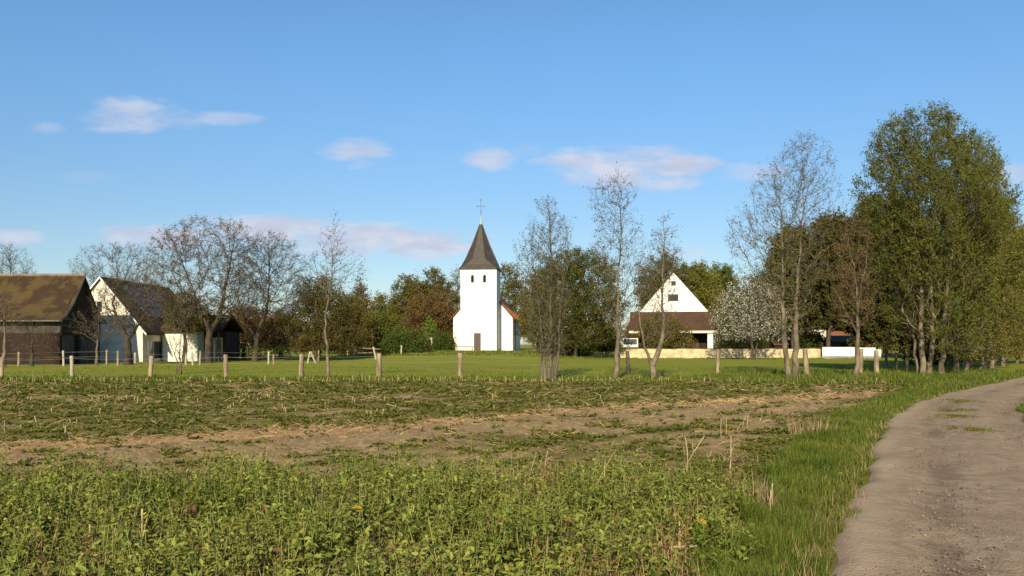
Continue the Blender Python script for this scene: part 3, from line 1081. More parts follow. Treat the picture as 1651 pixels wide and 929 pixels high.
# rail gate near the bush
rl = empty('rail_fence', (at(560, 0, 98)[0], 98, float(tz(at(560, 0, 98)[0], 98))), 0, 'low rustic rail between a pale post and a thick brown stump', 'fence')
k = 98 / F
o = NM()
rough_post(o, (0, 0, 0), 1.2, .10, (.05, 0), rng)
o.build('post', pale_post, rl, True)
o = NM()
rough_post(o, (13 * k, 0, 0), 1.1, .26, (0, 0), rng)
tag(o.build('post', dark_post, rl, True), 'thick brown stump post')
o = NM()
o.tube([(0, 0, .85), (13 * k, 0, .95), (60 * k, .3, .75)], .07, 6)
o.tube([(15 * k, 0, .35), (80 * k, .3, .38)], .09, 6)
o.build('rail', post_wood, rl)
for (px, d, h, lean, lab) in ((647, 92, .95, .02, 'short pale stake standing in front of the round green bush'),
                              (607, 80, 1.25, -.25, 'leaning grey stake in the pasture left of the green bush')):
    x = at(px, 0, d)[0]
    o = NM()
    rough_post(o, (x, d, float(tz(x, d))), h, .09, (lean, 0), rng)
    tag(o.build('stake', pale_post, None, True), lab, 'stake', 'single stakes in the pasture')

# ------------------------------------------------------------------ trees
def polyline(pts, step):
    pts = np.array(pts, float)
    # smooth (Catmull-Rom)
    P = np.vstack([2 * pts[0] - pts[1], pts, 2 * pts[-1] - pts[-2]])
    out = []
    for i in range(1, len(P) - 2):
        n = max(2, int(np.linalg.norm(P[i + 1] - P[i]) / step))
        t = np.linspace(0, 1, n, endpoint=False)[:, None]
        out.append(.5 * (2 * P[i] + (P[i + 1] - P[i - 1]) * t + (2 * P[i - 1] - 5 * P[i] + 4 * P[i + 1] - P[i + 2]) * t ** 2
                         + (3 * P[i] - P[i - 1] - 3 * P[i + 1] + P[i + 2]) * t ** 3))
    out.append(P[-2:-1])
    return np.vstack(out)


def grow(rng, stem, targets, r_base, r_tip, minh, step=.35, alpha=.35, up=.35, gain=.8, cont=.5):
    S = polyline(stem, step)
    S[1:-1] += rng.normal(0, .03, S[1:-1].shape)
    cap = len(S) + len(targets) * 14 + 100
    P = np.zeros((cap, 3))
    Dn = np.zeros((cap, 3))
    Ln = np.zeros(cap)
    par = np.full(cap, -1)
    n = len(S)
    P[:n] = S
    par[1:n] = np.arange(n - 1)
    d = np.diff(S, axis=0)
    dl = np.linalg.norm(d, axis=1)
    Dn[1:n] = d / dl[:, None]
    Dn[0] = Dn[1]
    Ln[1:n] = np.cumsum(dl)
    ok = np.zeros(cap, bool)
    ok[:n] = S[:, 2] > S[0, 2] + minh
    if not ok.any():
        ok[n - 1] = True
    c0 = S[np.argmax(ok)]
    tip_nodes = [n - 1]
    dist = np.min(np.linalg.norm(targets[:, None] - S[None, ok[:n]], axis=2), axis=1)
    order = np.argsort(dist + rng.normal(0, .25, len(dist)))
    for ti in order:
        t = targets[ti]
        v = t - P[:n]
        l = np.sqrt((v * v).sum(1)) + 1e-6
        h = np.hypot(v[:, 0], v[:, 1])
        cost = l + alpha * Ln[:n] + gain * np.maximum(0, up * h - v[:, 2]) + cont * l * (1 - (v * Dn[:n]).sum(1) / l)
        cost[~ok[:n]] = 1e9
        j = int(np.argmin(cost))
        lj = l[j]
        if lj < .08:
            continue
        m = max(1, min(12, int(math.ceil(lj / step))))
        tt = np.linspace(0, 1, m + 1)[1:, None]
        ctrl = P[j] + Dn[j] * lj * .30 + np.array((0, 0, .06 * lj)) + rng.normal(0, .05 * lj, 3)
        Q = (1 - tt) ** 2 * P[j] + 2 * tt * (1 - tt) * ctrl + tt ** 2 * t
        Q[:-1] += rng.normal(0, .025 * min(lj, 1.5), (m - 1, 3)) if m > 1 else 0
        prev = j
        for q_ in Q:
            e = q_ - P[prev]
            el = np.linalg.norm(e) + 1e-6
            P[n] = q_
            Dn[n] = e / el
            Ln[n] = Ln[prev] + el
            par[n] = prev
            ok[n] = True
            prev = n
            n += 1
        tip_nodes.append(n - 1)
        if n > cap - 20:
            break
    cnt = np.zeros(n)
    cnt[tip_nodes] = 1
    for i in range(n - 1, 0, -1):
        cnt[par[i]] += cnt[i]
    e = math.log(max(cnt[0], 2)) / math.log(r_base / r_tip)
    rad = r_tip * np.maximum(cnt, 1) ** (1 / e)
    # keep the lower stem from looking like a pole: slight root flare
    hz = P[:n, 2] - S[0, 2]
    H_ = hz.max()
    rad = np.maximum(rad * (1 - .5 * ss(.08 * H_, .55 * H_, hz)), r_tip * .7)
    rad[:len(S)] *= 1 + .35 * np.exp(-hz[:len(S)] / .35)
    return P[:n], par[:n], rad * .88, Dn[:n], np.array(tip_nodes)


def tubes(nm, P, par, rad, mat=0, rmin=0.0):
    i = np.where((par >= 0) & (rad >= rmin))[0]
    A, B = P[par[i]], P[i]
    ra, rb = np.minimum(rad[par[i]], rad[i] * 1.5), rad[i]
    d = B - A
    l = np.linalg.norm(d, axis=1)
    d /= l[:, None] + 1e-9
    B = B + d * (rb * .5)[:, None]
    ref = np.where(np.abs(d[:, 2:3]) > .9, np.array([[1., 0, 0]]), np.array([[0, 0, 1.]]))
    u = np.cross(d, ref)
    u /= np.linalg.norm(u, axis=1)[:, None] + 1e-9
    v = np.cross(d, u)
    for lo, hi, k in ((.07, 99, 9), (.022, .07, 5), (0, .022, 3)):
        s = (rb >= lo) & (rb < hi)
        if not s.any():
            continue
        a = np.linspace(0, 2 * math.pi, k, endpoint=False)
        ring = np.cos(a)[None, :, None] * u[s][:, None] + np.sin(a)[None, :, None] * v[s][:, None]
        V = np.concatenate([A[s][:, None] + ring * ra[s][:, None, None], B[s][:, None] + ring * rb[s][:, None, None]], 1)
        off = (np.arange(s.sum()) * 2 * k)[:, None, None]
        j = np.arange(k)
        q = np.stack([j, (j + 1) % k, k + (j + 1) % k, k + j], -1)[None]
        nm.add(V.reshape(-1, 3), (q + off).reshape(-1, 4), mat)


def sample_profile(rng, n, prof, D, lumps=.0, lf=.5, pw=.55, depth=1.0):
    """prof rows: (py, px left, px right) from top to bottom -> points in a solid of that outline"""
    pr = np.array(prof, float)
    z = CZ + (HY - pr[:, 0]) / F * D
    cx_ = ((pr[:, 1] + pr[:, 2]) / 2 - CX) / F * D
    r = (pr[:, 2] - pr[:, 1]) / 2 / F * D
    zf = np.linspace(z.min(), z.max(), 300)
    rf_ = np.interp(zf, z[::-1], r[::-1])
    w = rf_ ** 1.6 + .02
    out = np.zeros((0, 3))
    seed = rng.uniform(0, 9)
    while len(out) < n:
        zz = rng.choice(zf, n * 2, p=w / w.sum()) + rng.normal(0, .08, n * 2)
        rr = np.interp(zz, z[::-1], r[::-1])
        cc = np.interp(zz, z[::-1], cx_[::-1])
        a = rng.uniform(0, 2 * math.pi, n * 2)
        rho = rr * rng.uniform(0, 1, n * 2) ** pw
        p = np.stack([cc + rho * np.cos(a), D + depth * rho * np.sin(a), zz], -1)
        if lumps:
            k = lump(p, lf * 2.2, seed) + rng.normal(0, .15, len(p)) > -1 + lumps * 1.5 - (rho / (rr + 1e-6) < .5) * .2
            p = p[k]
        out = np.vstack([out, p])
    return out[:n]


def spray(nm, rng, P, par, rad, Dn, per, length, width, mat, rmax=.03, tilt=.75, up=.25):
    """fine twigs on all thin wood; returns points along them for leaves"""
    idx = np.where((par >= 0) & (rad <= rmax))[0]
    idx = np.repeat(idx, rng.poisson(per, len(idx)))
    n = len(idx)
    if n == 0:
        return np.zeros((0, 3)), np.zeros((0, 3))
    d = Dn[idx] + rng.normal(0, tilt, (n, 3)) + np.array((0, 0, up))
    d /= np.linalg.norm(d, axis=1)[:, None]
    l = length * rng.uniform(.45, 1.25, n)
    base = P[idx]
    side = np.cross(d, rng.normal(size=(n, 3)))
    side /= np.linalg.norm(side, axis=1)[:, None]
    w = width * rng.uniform(.7, 1.3, n)
    bend = rng.normal(0, .12, (n, 3)) * l[:, None]
    mid = base + d * (l * .5)[:, None] + bend
    tip = base + d * l[:, None] + np.array((0, 0, .05)) * l[:, None]
    V = np.stack([base - side * w[:, None] / 2, base + side * w[:, None] / 2, mid + side * w[:, None] * .35, mid - side * w[:, None] * .35, tip], 1)
    off = np.arange(n)[:, None] * 5
    nm.add(V.reshape(-1, 3), np.zeros((0, 4), int), mat)
    b = nm.n - n * 5
    nm.Fs.append((np.array([[0, 1, 2, 3]]) + off + b, mat))
    nm.Fs.append((np.array([[3, 2, 4]]) + off + b, mat))
    return base, tip


LEAF_T = np.array([(0, 0, 0), (.36, .42, .10), (0, 1, -.06), (-.36, .42, .10)])
LEAF_F = [(0, 1, 2), (0, 2, 3)]


def leaves(nm, rng, base, tip, per, size, mat, jit=.06):
    if len(base) == 0 or per <= 0:
        return
    idx = np.repeat(np.arange(len(base)), rng.poisson(per, len(base)))
    n = len(idx)
    t = rng.uniform(.15, 1.08, n)[:, None]
    p = base[idx] * (1 - t) + tip[idx] * t + rng.normal(0, jit, (n, 3))
    M = rand_rot(n, rng) * (size * rng.uniform(.6, 1.35, n))[:, None, None]
    nm.inst(LEAF_T, [np.array([f]) for f in LEAF_F], M, p, mat)


def make_tree(name, label, cat, D, stems, prof, n, r_base, bark=bark_grey, twig=twig_grey, leaf_m=None, per_twig=1.6, twig_l=.5, twig_w=.012,
              per_leaf=2.0, leaf_s=.09, minh=1.5, lumps=.25, lf=.5, pw=.55, alpha=.35, up=.35, gain=.8, r_tip=.010, step=.35, seed=0, group=None,
              leaf2=None, per2=0.0, rmax=.03, tilt=.75, depth=1.0, jit=.06, cont=.5, spup=.25, thin=None):
    """stems: list of [ (px, py or None, dy) ... ] lists; first point is the foot"""
    rng = np.random.default_rng(1000 + seed)
    if leaf_m is lf_bud:
        n, per_twig = int(n * 1.35), per_twig * 1.6
    else:
        n, per_leaf, per2 = int(n * 1.3), per_leaf * 1.6, per2 * 1.6
    sx, sy = (stems[0][0][0] - CX) / F * D, D
    zb = float(tz(sx, sy))
    root = empty(name, (sx, sy, zb), 0, label, cat, group)
    targets = sample_profile(rng, n, prof, D, lumps, lf, pw, depth)
    if thin:
        zt_ = CZ + (HY - thin[0]) / F * D
        keep = (targets[:, 2] > zt_ - 1.0 + 2 * rng.uniform(size=len(targets))) | (rng.uniform(size=len(targets)) < thin[1])
        targets = targets[keep]
    S = []
    for s in stems:
        pts = []
        for i, q_ in enumerate(s):
            px, py = q_[0], q_[1]
            dy = q_[2] if len(q_) > 2 else 0.0
            x, y, z = at(px, py, D)
            if i == 0:
                z = float(tz(x, y)) - .1
            pts.append((x, y + dy, z))
        S.append(np.array(pts))
    # share the targets between the stems by nearness
    tops_ = [polyline(s, .5) for s in S]
    dist = np.stack([np.min(np.linalg.norm(targets[:, None] - t[None], axis=2), axis=1) for t in tops_], 1)
    own = np.argmin(dist + rng.normal(0, .4, dist.shape), axis=1)
    o0 = np.array((sx, sy, zb))
    crown = NM()
    for i, s in enumerate(S):
        tg = targets[own == i]
        if len(tg) < 3:
            tg = targets[:3]
        rb = r_base[i] if isinstance(r_base, (list, tuple)) else r_base
        P, par, rad, Dn, tips = grow(rng, s, tg, rb, r_tip, minh, step, alpha, up, gain, cont)
        w = NM()
        tubes(w, P - o0, par, rad)
        w.build('trunk', bark, root, True)
        b, t = spray(crown, rng, P - o0, par, rad, Dn, per_twig, twig_l, twig_w, 0, rmax, tilt, spup)
        if leaf_m:
            leaves(crown, rng, b, t, per_leaf, leaf_s, 1, jit)
        if leaf2:
            leaves(crown, rng, b, t, per2, leaf_s, 2, jit)
    mats = [twig] + ([leaf_m] if leaf_m else []) + ([leaf2] if leaf2 else [])
    crown.build('crown', mats, root)
    return root


ROW = 'alders in a row along the near fence'
# --- the open row along the fence
make_tree('alder_tree', 'slender bare tree with curved pale trunk, standing alone left of the church', 'tree', 40,
          [[(530, 611), (527, 570), (526, 510), (531, 470), (535, 430), (540, 349)]],
          [(349, 537, 545), (362, 522, 553), (385, 512, 556), (410, 500, 575), (430, 498, 588), (450, 502, 590), (462, 515, 570), (475, 525, 545)],
          150, .085, bark_pale, twig_grey, lf_bud, 2.0, .34, .010, .5, .07, 3.6, .35, .9, .5, up=.15, r_tip=.008, seed=1, group=ROW)
make_tree('alder_tree', 'several stemmed tree with sparse top just right of the church', 'tree', 40.2,
          [[(886, 611), (887, 560), (888, 500), (889, 430), (884, 330)], [(879, 610), (876, 570), (870, 500), (860, 420)], [(893, 610), (900, 570), (904, 500), (915, 400)],
           [(890, 612, -.2), (893, 580), (896, 540)]],
          [(312, 868, 884), (335, 858, 903), (360, 850, 925), (392, 830, 930), (415, 825, 925), (440, 835, 915), (490, 838, 925), (540, 845, 920), (580, 862, 908)],
          640, [.13, .08, .08, .06], bark_grey, twig_grey, lf_bud, 1.8, .36, .010, .25, .07, 1.2, .35, .8, .5, up=.7, r_tip=.008, seed=2, group=ROW,
          leaf2=lf_olive, per2=.55)
make_tree('alder_tree', 'tall straight bare tree with level branches, middle of the row', 'tree', 40,
          [[(993, 612), (996, 560), (996, 500), (999, 420), (1000, 350), (997, 274)]],
          [(272, 984, 1010), (288, 975, 1018), (300, 950, 1025), (325, 945, 1030), (350, 955, 1030), (380, 955, 1040), (410, 950, 1050), (450, 950, 1045), (500, 962, 1030), (530, 978, 1015)],
          420, .13, bark_pale, twig_grey, lf_bud, 1.9, .34, .010, .45, .075, 1.8, .35, .9, .5, up=.12, r_tip=.008, seed=3, group=ROW, leaf2=lf_olive, per2=.35)
make_tree('alder_tree', 'low forking tree with crooked trunk before the white gable', 'tree', 39.6,
          [[(1056, 614), (1052, 592), (1058, 572), (1068, 545), (1068, 480), (1069, 420), (1071, 352)], [(1056, 612), (1050, 588), (1040, 560), (1035, 535), (1028, 470)]],
          [(350, 1064, 1078), (368, 1058, 1086), (395, 1045, 1095), (415, 1022, 1108), (440, 1026, 1100), (480, 1030, 1085), (520, 1032, 1090), (548, 1040, 1085)],
          330, [.15, .085], bark_pale, twig_grey, lf_bud, 1.8, .34, .010, .35, .07, 1.4, .35, .9, .5, up=.4, r_tip=.008, seed=4, group=ROW, leaf2=lf_olive, per2=.45)
make_tree('alder_tree', 'wide open twin trunk tree between the blossom tree and the dark trees', 'tree', 41,
          [[(1273, 611), (1266, 560), (1262, 480), (1262, 400), (1258, 320), (1262, 245)], [(1281, 610), (1284, 560), (1284, 480), (1291, 400), (1296, 320), (1292, 216)]],
          [(214, 1282, 1302), (230, 1255, 1335), (255, 1240, 1345), (285, 1212, 1348), (320, 1205, 1350), (355, 1172, 1350), (390, 1170, 1340), (430, 1188, 1330), (480, 1215, 1320), (525, 1238, 1305)],
          950, [.14, .16], bark_pale, twig_grey, lf_bud, 1.9, .36, .010, .25, .07, 1.8, .4, .7, .5, up=.45, r_tip=.008, seed=5, group=ROW, leaf2=lf_olive, per2=.45)
make_tree('alder_tree', 'thin brownish tree with pale trunk before the white panel fence', 'tree', 41.5,
          [[(1381, 608), (1383, 560), (1382, 500), (1378, 440), (1368, 390), (1366, 340)], [(1381, 606), (1383, 560), (1384, 490), (1395, 430), (1402, 370)]],
          [(335, 1358, 1374), (365, 1348, 1405), (400, 1335, 1410), (440, 1326, 1420), (490, 1340, 1415), (525, 1355, 1405)],
          360, [.12, .08], bark_pale, twig_red, lf_rust, 2.2, .4, .011, .45, .075, 2.2, .3, .8, .5, up=.6, r_tip=.008, seed=6, group=ROW, leaf2=lf_brown, per2=.5)

# --- the tall group at the track
BIG = 'tall trees in a line beside the track'
make_tree('birch_tree', 'thin pale stemmed tree on the left flank of the tall group', 'tree', 45,
          [[(1481, 603), (1474, 550), (1471, 490), (1466, 400), (1462, 300)]],
          [(270, 1452, 1476), (320, 1435, 1495), (380, 1425, 1505), (440, 1425, 1505), (500, 1440, 1500), (540, 1450, 1495)],
          420, .085, bark_sun, twig_dark, lf_olive, 2.2, .45, .012, 1.4, .085, 2.2, .3, .7, .5, up=.6, seed=11, group=BIG)
make_tree('alder_tree', 'tallest tree of the group, three trunks close together by the track bend', 'tree', 44.5,
          [[(1490, 606), (1486, 550), (1484, 460), (1476, 330), (1470, 185)], [(1505, 606, .5), (1504, 540), (1500, 420), (1505, 190)], [(1520, 605, .2), (1522, 540), (1530, 440), (1550, 320), (1556, 215)]],
          [(176, 1462, 1482), (190, 1432, 1545), (215, 1412, 1572), (250, 1396, 1590), (290, 1384, 1602), (320, 1378, 1606), (360, 1395, 1612), (410, 1412, 1610), (470, 1428, 1600), (530, 1440, 1592), (575, 1470, 1570)],
          3200, [.16, .15, .15], bark_sun, twig_dark, lf_olive, 1.5, .45, .010, 4.2, .082, 2.0, .62, .30, .40, up=.9, gain=1.0, seed=12, group=BIG, leaf2=lf_green, per2=2.2, thin=(430, .55), rmax=.022, jit=.05)
make_tree('alder_tree', 'broad olive tree with stout trunk right behind the tallest tree', 'tree', 48,
          [[(1541, 600), (1542, 550), (1545, 470), (1550, 380), (1555, 240)], [(1560, 600, .5), (1575, 560), (1592, 480), (1602, 350)]],
          [(222, 1545, 1585), (255, 1530, 1605), (300, 1520, 1622), (340, 1505, 1640), (400, 1500, 1650), (470, 1505, 1650), (530, 1515, 1640), (572, 1530, 1620)],
          2100, [.17, .11], bark_sun, twig_dark, lf_olive, 1.5, .5, .010, 4.4, .092, 1.8, .45, .3, .40, up=.8, gain=1.0, seed=13, group=BIG, leaf2=lf_yellow, per2=2.4, thin=(430, .7), rmax=.022, jit=.05)
right_rows = [(1583, 53, 330, 50, lf_olive, lf_brown, 'brownish olive tree, first beyond the broad tree along the track'),
              (1600, 58, 350, 52, lf_brown, lf_olive, 'brown budded tree, second beyond the broad tree along the track'),
              (1618, 64, 345, 55, lf_olive, lf_yellow, 'yellowish tree, third beyond the broad tree along the track'),
              (1640, 72, 365, 55, lf_brown, lf_yellow, 'brown tree at the right picture edge behind the track bend'),
              (1675, 70, 350, 60, lf_olive, lf_brown, 'olive tree cut by the right picture edge')]
for i, (px, d, top, hw_, l1, l2, lab) in enumerate(right_rows):
    by = HY + CZ * F / d
    make_tree('alder_tree', lab, 'tree', d,
              [[(px, by), (px + 3, by - 60), (px + 5, (by + top) / 2 - 30), (px + 8, top + 10)], [(px + 7, by - 1, .5), (px + 16, by - 50), (px + 26, (by + top) / 2), (px + 32, top + 50)]],
              [(top, px - 8, px + 20), (top + 35, px - hw_ * .6, px + hw_ * .75), (top + 90, px - hw_, px + hw_ * 1.1), (top + 160, px - hw_, px + hw_ * 1.1), (by - 25, px - hw_ * .7, px + hw_ * .9)],
              850, [.17, .11], bark_sun, twig_dark, l1, 1.7, .6, .012, 4.4, .115, 1.4, .25, .5, .42, up=.7, seed=20 + i, group=BIG, leaf2=l2, per2=1.4)

# --- dark trees behind the white fence
DK = 'dense dark trees behind the right pasture'
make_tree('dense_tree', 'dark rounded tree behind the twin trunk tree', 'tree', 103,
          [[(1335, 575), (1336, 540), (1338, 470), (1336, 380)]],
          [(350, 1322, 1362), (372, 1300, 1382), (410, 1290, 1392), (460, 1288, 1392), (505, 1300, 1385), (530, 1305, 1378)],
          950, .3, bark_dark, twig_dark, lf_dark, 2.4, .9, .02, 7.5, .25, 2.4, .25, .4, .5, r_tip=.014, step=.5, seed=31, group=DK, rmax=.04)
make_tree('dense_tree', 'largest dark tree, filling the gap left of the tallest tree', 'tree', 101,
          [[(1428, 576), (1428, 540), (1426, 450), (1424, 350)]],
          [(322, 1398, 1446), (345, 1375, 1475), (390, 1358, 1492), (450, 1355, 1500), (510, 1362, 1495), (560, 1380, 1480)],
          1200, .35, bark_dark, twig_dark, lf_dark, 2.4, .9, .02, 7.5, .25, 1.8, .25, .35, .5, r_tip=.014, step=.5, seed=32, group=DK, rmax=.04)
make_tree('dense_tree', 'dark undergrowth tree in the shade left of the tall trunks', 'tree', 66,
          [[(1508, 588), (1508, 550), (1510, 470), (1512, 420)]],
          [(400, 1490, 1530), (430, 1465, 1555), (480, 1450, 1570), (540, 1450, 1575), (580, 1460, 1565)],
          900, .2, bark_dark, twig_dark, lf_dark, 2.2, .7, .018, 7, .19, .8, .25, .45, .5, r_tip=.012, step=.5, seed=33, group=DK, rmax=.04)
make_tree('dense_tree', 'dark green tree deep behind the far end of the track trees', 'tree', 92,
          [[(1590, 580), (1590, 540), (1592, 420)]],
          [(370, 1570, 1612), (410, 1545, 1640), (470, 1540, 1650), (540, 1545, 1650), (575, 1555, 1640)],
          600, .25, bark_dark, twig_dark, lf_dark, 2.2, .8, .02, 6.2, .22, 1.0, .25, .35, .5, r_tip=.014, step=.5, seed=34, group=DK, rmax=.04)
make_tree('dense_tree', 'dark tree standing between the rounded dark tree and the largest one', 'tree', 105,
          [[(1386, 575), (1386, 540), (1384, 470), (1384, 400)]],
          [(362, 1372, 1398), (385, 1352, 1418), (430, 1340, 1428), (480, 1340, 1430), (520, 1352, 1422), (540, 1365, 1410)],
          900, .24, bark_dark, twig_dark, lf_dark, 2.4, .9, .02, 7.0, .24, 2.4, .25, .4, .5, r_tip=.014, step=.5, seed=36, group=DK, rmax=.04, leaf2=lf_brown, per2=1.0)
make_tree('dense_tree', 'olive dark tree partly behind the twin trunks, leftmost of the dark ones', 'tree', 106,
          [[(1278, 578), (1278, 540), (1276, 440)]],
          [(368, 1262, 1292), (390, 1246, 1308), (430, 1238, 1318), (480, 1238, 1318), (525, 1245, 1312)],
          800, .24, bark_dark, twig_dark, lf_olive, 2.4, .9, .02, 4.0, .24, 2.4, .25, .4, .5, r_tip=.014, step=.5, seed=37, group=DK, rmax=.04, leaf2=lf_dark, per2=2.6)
# --- blossom
make_tree('blossom_tree', 'round tree covered in white blossom beside the gabled house', 'tree', 90,
          [[(1212, 578), (1213, 555), (1209, 520), (1206, 470)], [(1216, 578), (1222, 550), (1232, 510), (1240, 480)]],
          [(446, 1190, 1228), (460, 1168, 1250), (480, 1152, 1268), (505, 1143, 1277), (530, 1145, 1278), (548, 1160, 1262)],
          620, [.16, .12], bark_dark, twig_dark, lf_blossom, 1.9, .5, .018, 1.7, .125, 1.6, .35, .6, .45, r_tip=.012, step=.45, seed=35, rmax=.04, leaf2=lf_dark, per2=1.3)

# --- behind church and houses
BG = 'background trees behind church and houses'
BGT = [  # name, label, px, D, prof, n, leaf, leaf2, per, per2, bark, seed
    ('dense_tree', 'big dark olive tree between the church and the gabled house', 928, 93, [(404, 905, 958), (418, 880, 985), (450, 858, 1003), (495, 852, 1010), (535, 858, 1002), (560, 872, 990)], 900, lf_dark, lf_olive, 3.2, 1.8),
    ('dense_tree', 'brown olive tree hiding the back of the nave', 868, 97, [(438, 856, 886), (465, 842, 900), (510, 838, 908), (555, 842, 905)], 420, lf_brown, lf_olive, 2.4, 2.2),
    ('dense_tree', 'dark tree behind the left slope of the white gable', 1062, 128, [(414, 1052, 1086), (435, 1034, 1106), (475, 1020, 1112), (530, 1028, 1105)], 420, lf_dark, lf_olive, 3.0, 2.0),
    ('willow_tree', 'yellow green tree rising behind the right slope of the gable', 1124, 136, [(428, 1102, 1140), (450, 1092, 1158), (490, 1088, 1168), (540, 1095, 1165)], 420, lf_yellow, lf_olive, 3.4, 1.2),
    ('dense_tree', 'fresh green tree right of the yellow one behind the gabled house', 1166, 142, [(432, 1146, 1178), (455, 1128, 1192), (495, 1120, 1200), (540, 1128, 1198)], 420, lf_green, lf_olive, 3.4, 1.0),
    ('dense_tree', 'olive tree behind the top of the blossom tree', 1232, 140, [(440, 1215, 1262), (465, 1195, 1285), (510, 1190, 1295), (545, 1195, 1290)], 420, lf_olive, lf_dark, 2.4, 2.0),
    ('dense_tree', 'greyish tree rising right behind the church tower', 822, 150, [(428, 810, 832), (450, 803, 845), (490, 800, 860), (540, 800, 865)], 330, lf_olive, lf_brown, 1.8, 1.0),
    ('bare_tree', 'grey leafless tree touching the left side of the church tower', 738, 150, [(436, 731, 746), (455, 725, 755), (490, 722, 765)], 160, lf_bud, None, .6, 0),
    ('dense_tree', 'tallest olive tree in the wood left of the church', 698, 142, [(436, 688, 710), (450, 676, 722), (475, 664, 738), (515, 658, 745), (550, 662, 742)], 560, lf_olive, lf_brown, 2.2, 1.6),
    ('dense_tree', 'olive tree with a double top in the wood left of the church', 656, 138, [(447, 648, 672), (465, 636, 684), (500, 625, 692), (545, 625, 692)], 420, lf_olive, lf_brown, 2.0, 1.8),
    ('dense_tree', 'pale olive tree at the gap in the wood', 615, 150, [(478, 606, 624), (495, 598, 640), (525, 592, 652), (552, 595, 650)], 330, lf_yellow, lf_olive, 1.6, 1.6),
    ('larch_tree', 'rust brown pointed tree right of the curved slender trunk', 581, 130, [(452, 578, 586), (470, 570, 592), (500, 560, 602), (540, 554, 610), (565, 556, 608)], 420, lf_rust, lf_brown, 2.0, 1.6),
    ('shrub', 'rusty brown thicket at the foot of the wood left of the church', 690, 120, [(472, 672, 716), (490, 655, 735), (520, 645, 742), (555, 648, 740)], 560, lf_rust, lf_brown, 1.4, 1.6),
    ('shrub', 'wide olive shrub below the gap in the wood', 606, 112, [(508, 585, 630), (525, 562, 650), (548, 552, 662), (566, 556, 660)], 460, lf_olive, lf_green, 2.4, 1.8),
    ('shrub', 'round dark green bush on the pasture left of the sapling', 652, 96, [(538, 640, 668), (548, 622, 684), (560, 614, 692), (572, 616, 690)], 420, lf_hedge, lf_green, 3.6, 1.2),
    ('shrub', 'low dark evergreen beside the left church wall', 714, 113, [(544, 706, 722), (552, 700, 728), (564, 698, 730)], 220, lf_hedge, lf_dark, 3.6, 1.0),
    ('dense_tree', 'dense brown olive tree on the pasture behind the slender curved trunk', 513, 82, [(448, 500, 528), (465, 482, 552), (495, 468, 578), (535, 462, 588), (565, 470, 580)], 640, lf_brown, lf_dark, 2.4, 2.6),
    ('dense_tree', 'brown tree between the dense tree and the pointed one', 556, 104, [(478, 545, 575), (500, 532, 596), (540, 528, 604), (570, 535, 600)], 420, lf_brown, lf_olive, 2.2, 1.8),
    ('beech_tree', 'copper brown tree mass below the two big bare crowns', 392, 94, [(500, 372, 425), (516, 352, 448), (535, 345, 456), (556, 350, 455)], 520, lf_rust, lf_brown, 2.2, 2.0),
    ('dense_tree', 'olive brown tree standing close before the roof of the low annex', 298, 78.5, [(474, 282, 308), (492, 268, 330), (515, 264, 342), (532, 275, 338)], 300, lf_olive, lf_brown, 2.6, 2.2),
    ('dense_tree', 'brown tree between the copper mass and the dense tree', 452, 96, [(505, 440, 468), (520, 432, 480), (545, 428, 486), (562, 432, 484)], 300, lf_brown, lf_dark, 2.2, 2.0),
    ('shrub', 'orange brown shrub left of the framed board', 976, 100, [(532, 966, 986), (542, 958, 994), (558, 955, 998), (566, 958, 996)], 240, lf_rust, lf_brown, 2.4, 1.0),
    ('shrub', 'green bush in front of the short ochre wall', 934, 96, [(545, 922, 944), (556, 914, 954), (572, 912, 956)], 260, lf_hedge, lf_fresh, 3.0, .5),
    ('shrub', 'brown shrub climbing the porch of the gabled house', 1060, 110, [(512, 1030, 1080), (535, 1022, 1110), (560, 1022, 1125)], 240, lf_brown, lf_olive, 1.8, 1.4),
    ('shrub', 'green shrub between the cottage and the pale trunks', 1310, 106, [(542, 1302, 1318), (550, 1298, 1326), (564, 1298, 1326)], 200, lf_hedge, lf_green, 3.0, 1.0),
    ('shrub', 'dark evergreen shrub below the blossom tree', 1190, 104, [(532, 1172, 1210), (545, 1160, 1232), (566, 1160, 1240)], 240, lf_dark, lf_hedge, 3.0, 1.0),
]
for i, (nm_, lab, px, d, prof, n, l1, l2, p1, p2) in enumerate(BGT):
    x = (px - CX) / F * d
    by = HY + (CZ - float(tz(x, d))) / d * F
    top = prof[0][0]
    s = d / 100
    bush = nm_ == 'shrub'
    stems = [[(px, by), (px + 1, by - (by - top) * .3), (px - 1, by - (by - top) * .6), ((prof[0][1] + prof[0][2]) / 2, top + 6)]]
    if bush:
        w_ = (prof[-1][2] - prof[-1][1]) * .22
        stems += [[(px - w_ * .3, by, .3), (px - w_, by - (by - top) * .5)], [(px + w_ * .3, by, -.3), (px + w_, by - (by - top) * .5)]]
    make_tree(nm_, lab, 'shrub' if bush else 'tree', d, stems, prof, n, .07 if bush else .24, bark_grey if l1 in (lf_rust, lf_olive) else bark_dark, twig_dark if l1 is not lf_bud else twig_grey, l1, 2.0,
                .7 * s, .018 * s, p1 * 1.7, .165 * s, .15 if bush else 1.6, .3, .4, .5, r_tip=.014, step=.5, seed=50 + i, group=BG, leaf2=l2, per2=p2 * 1.7, rmax=.045, jit=.16)

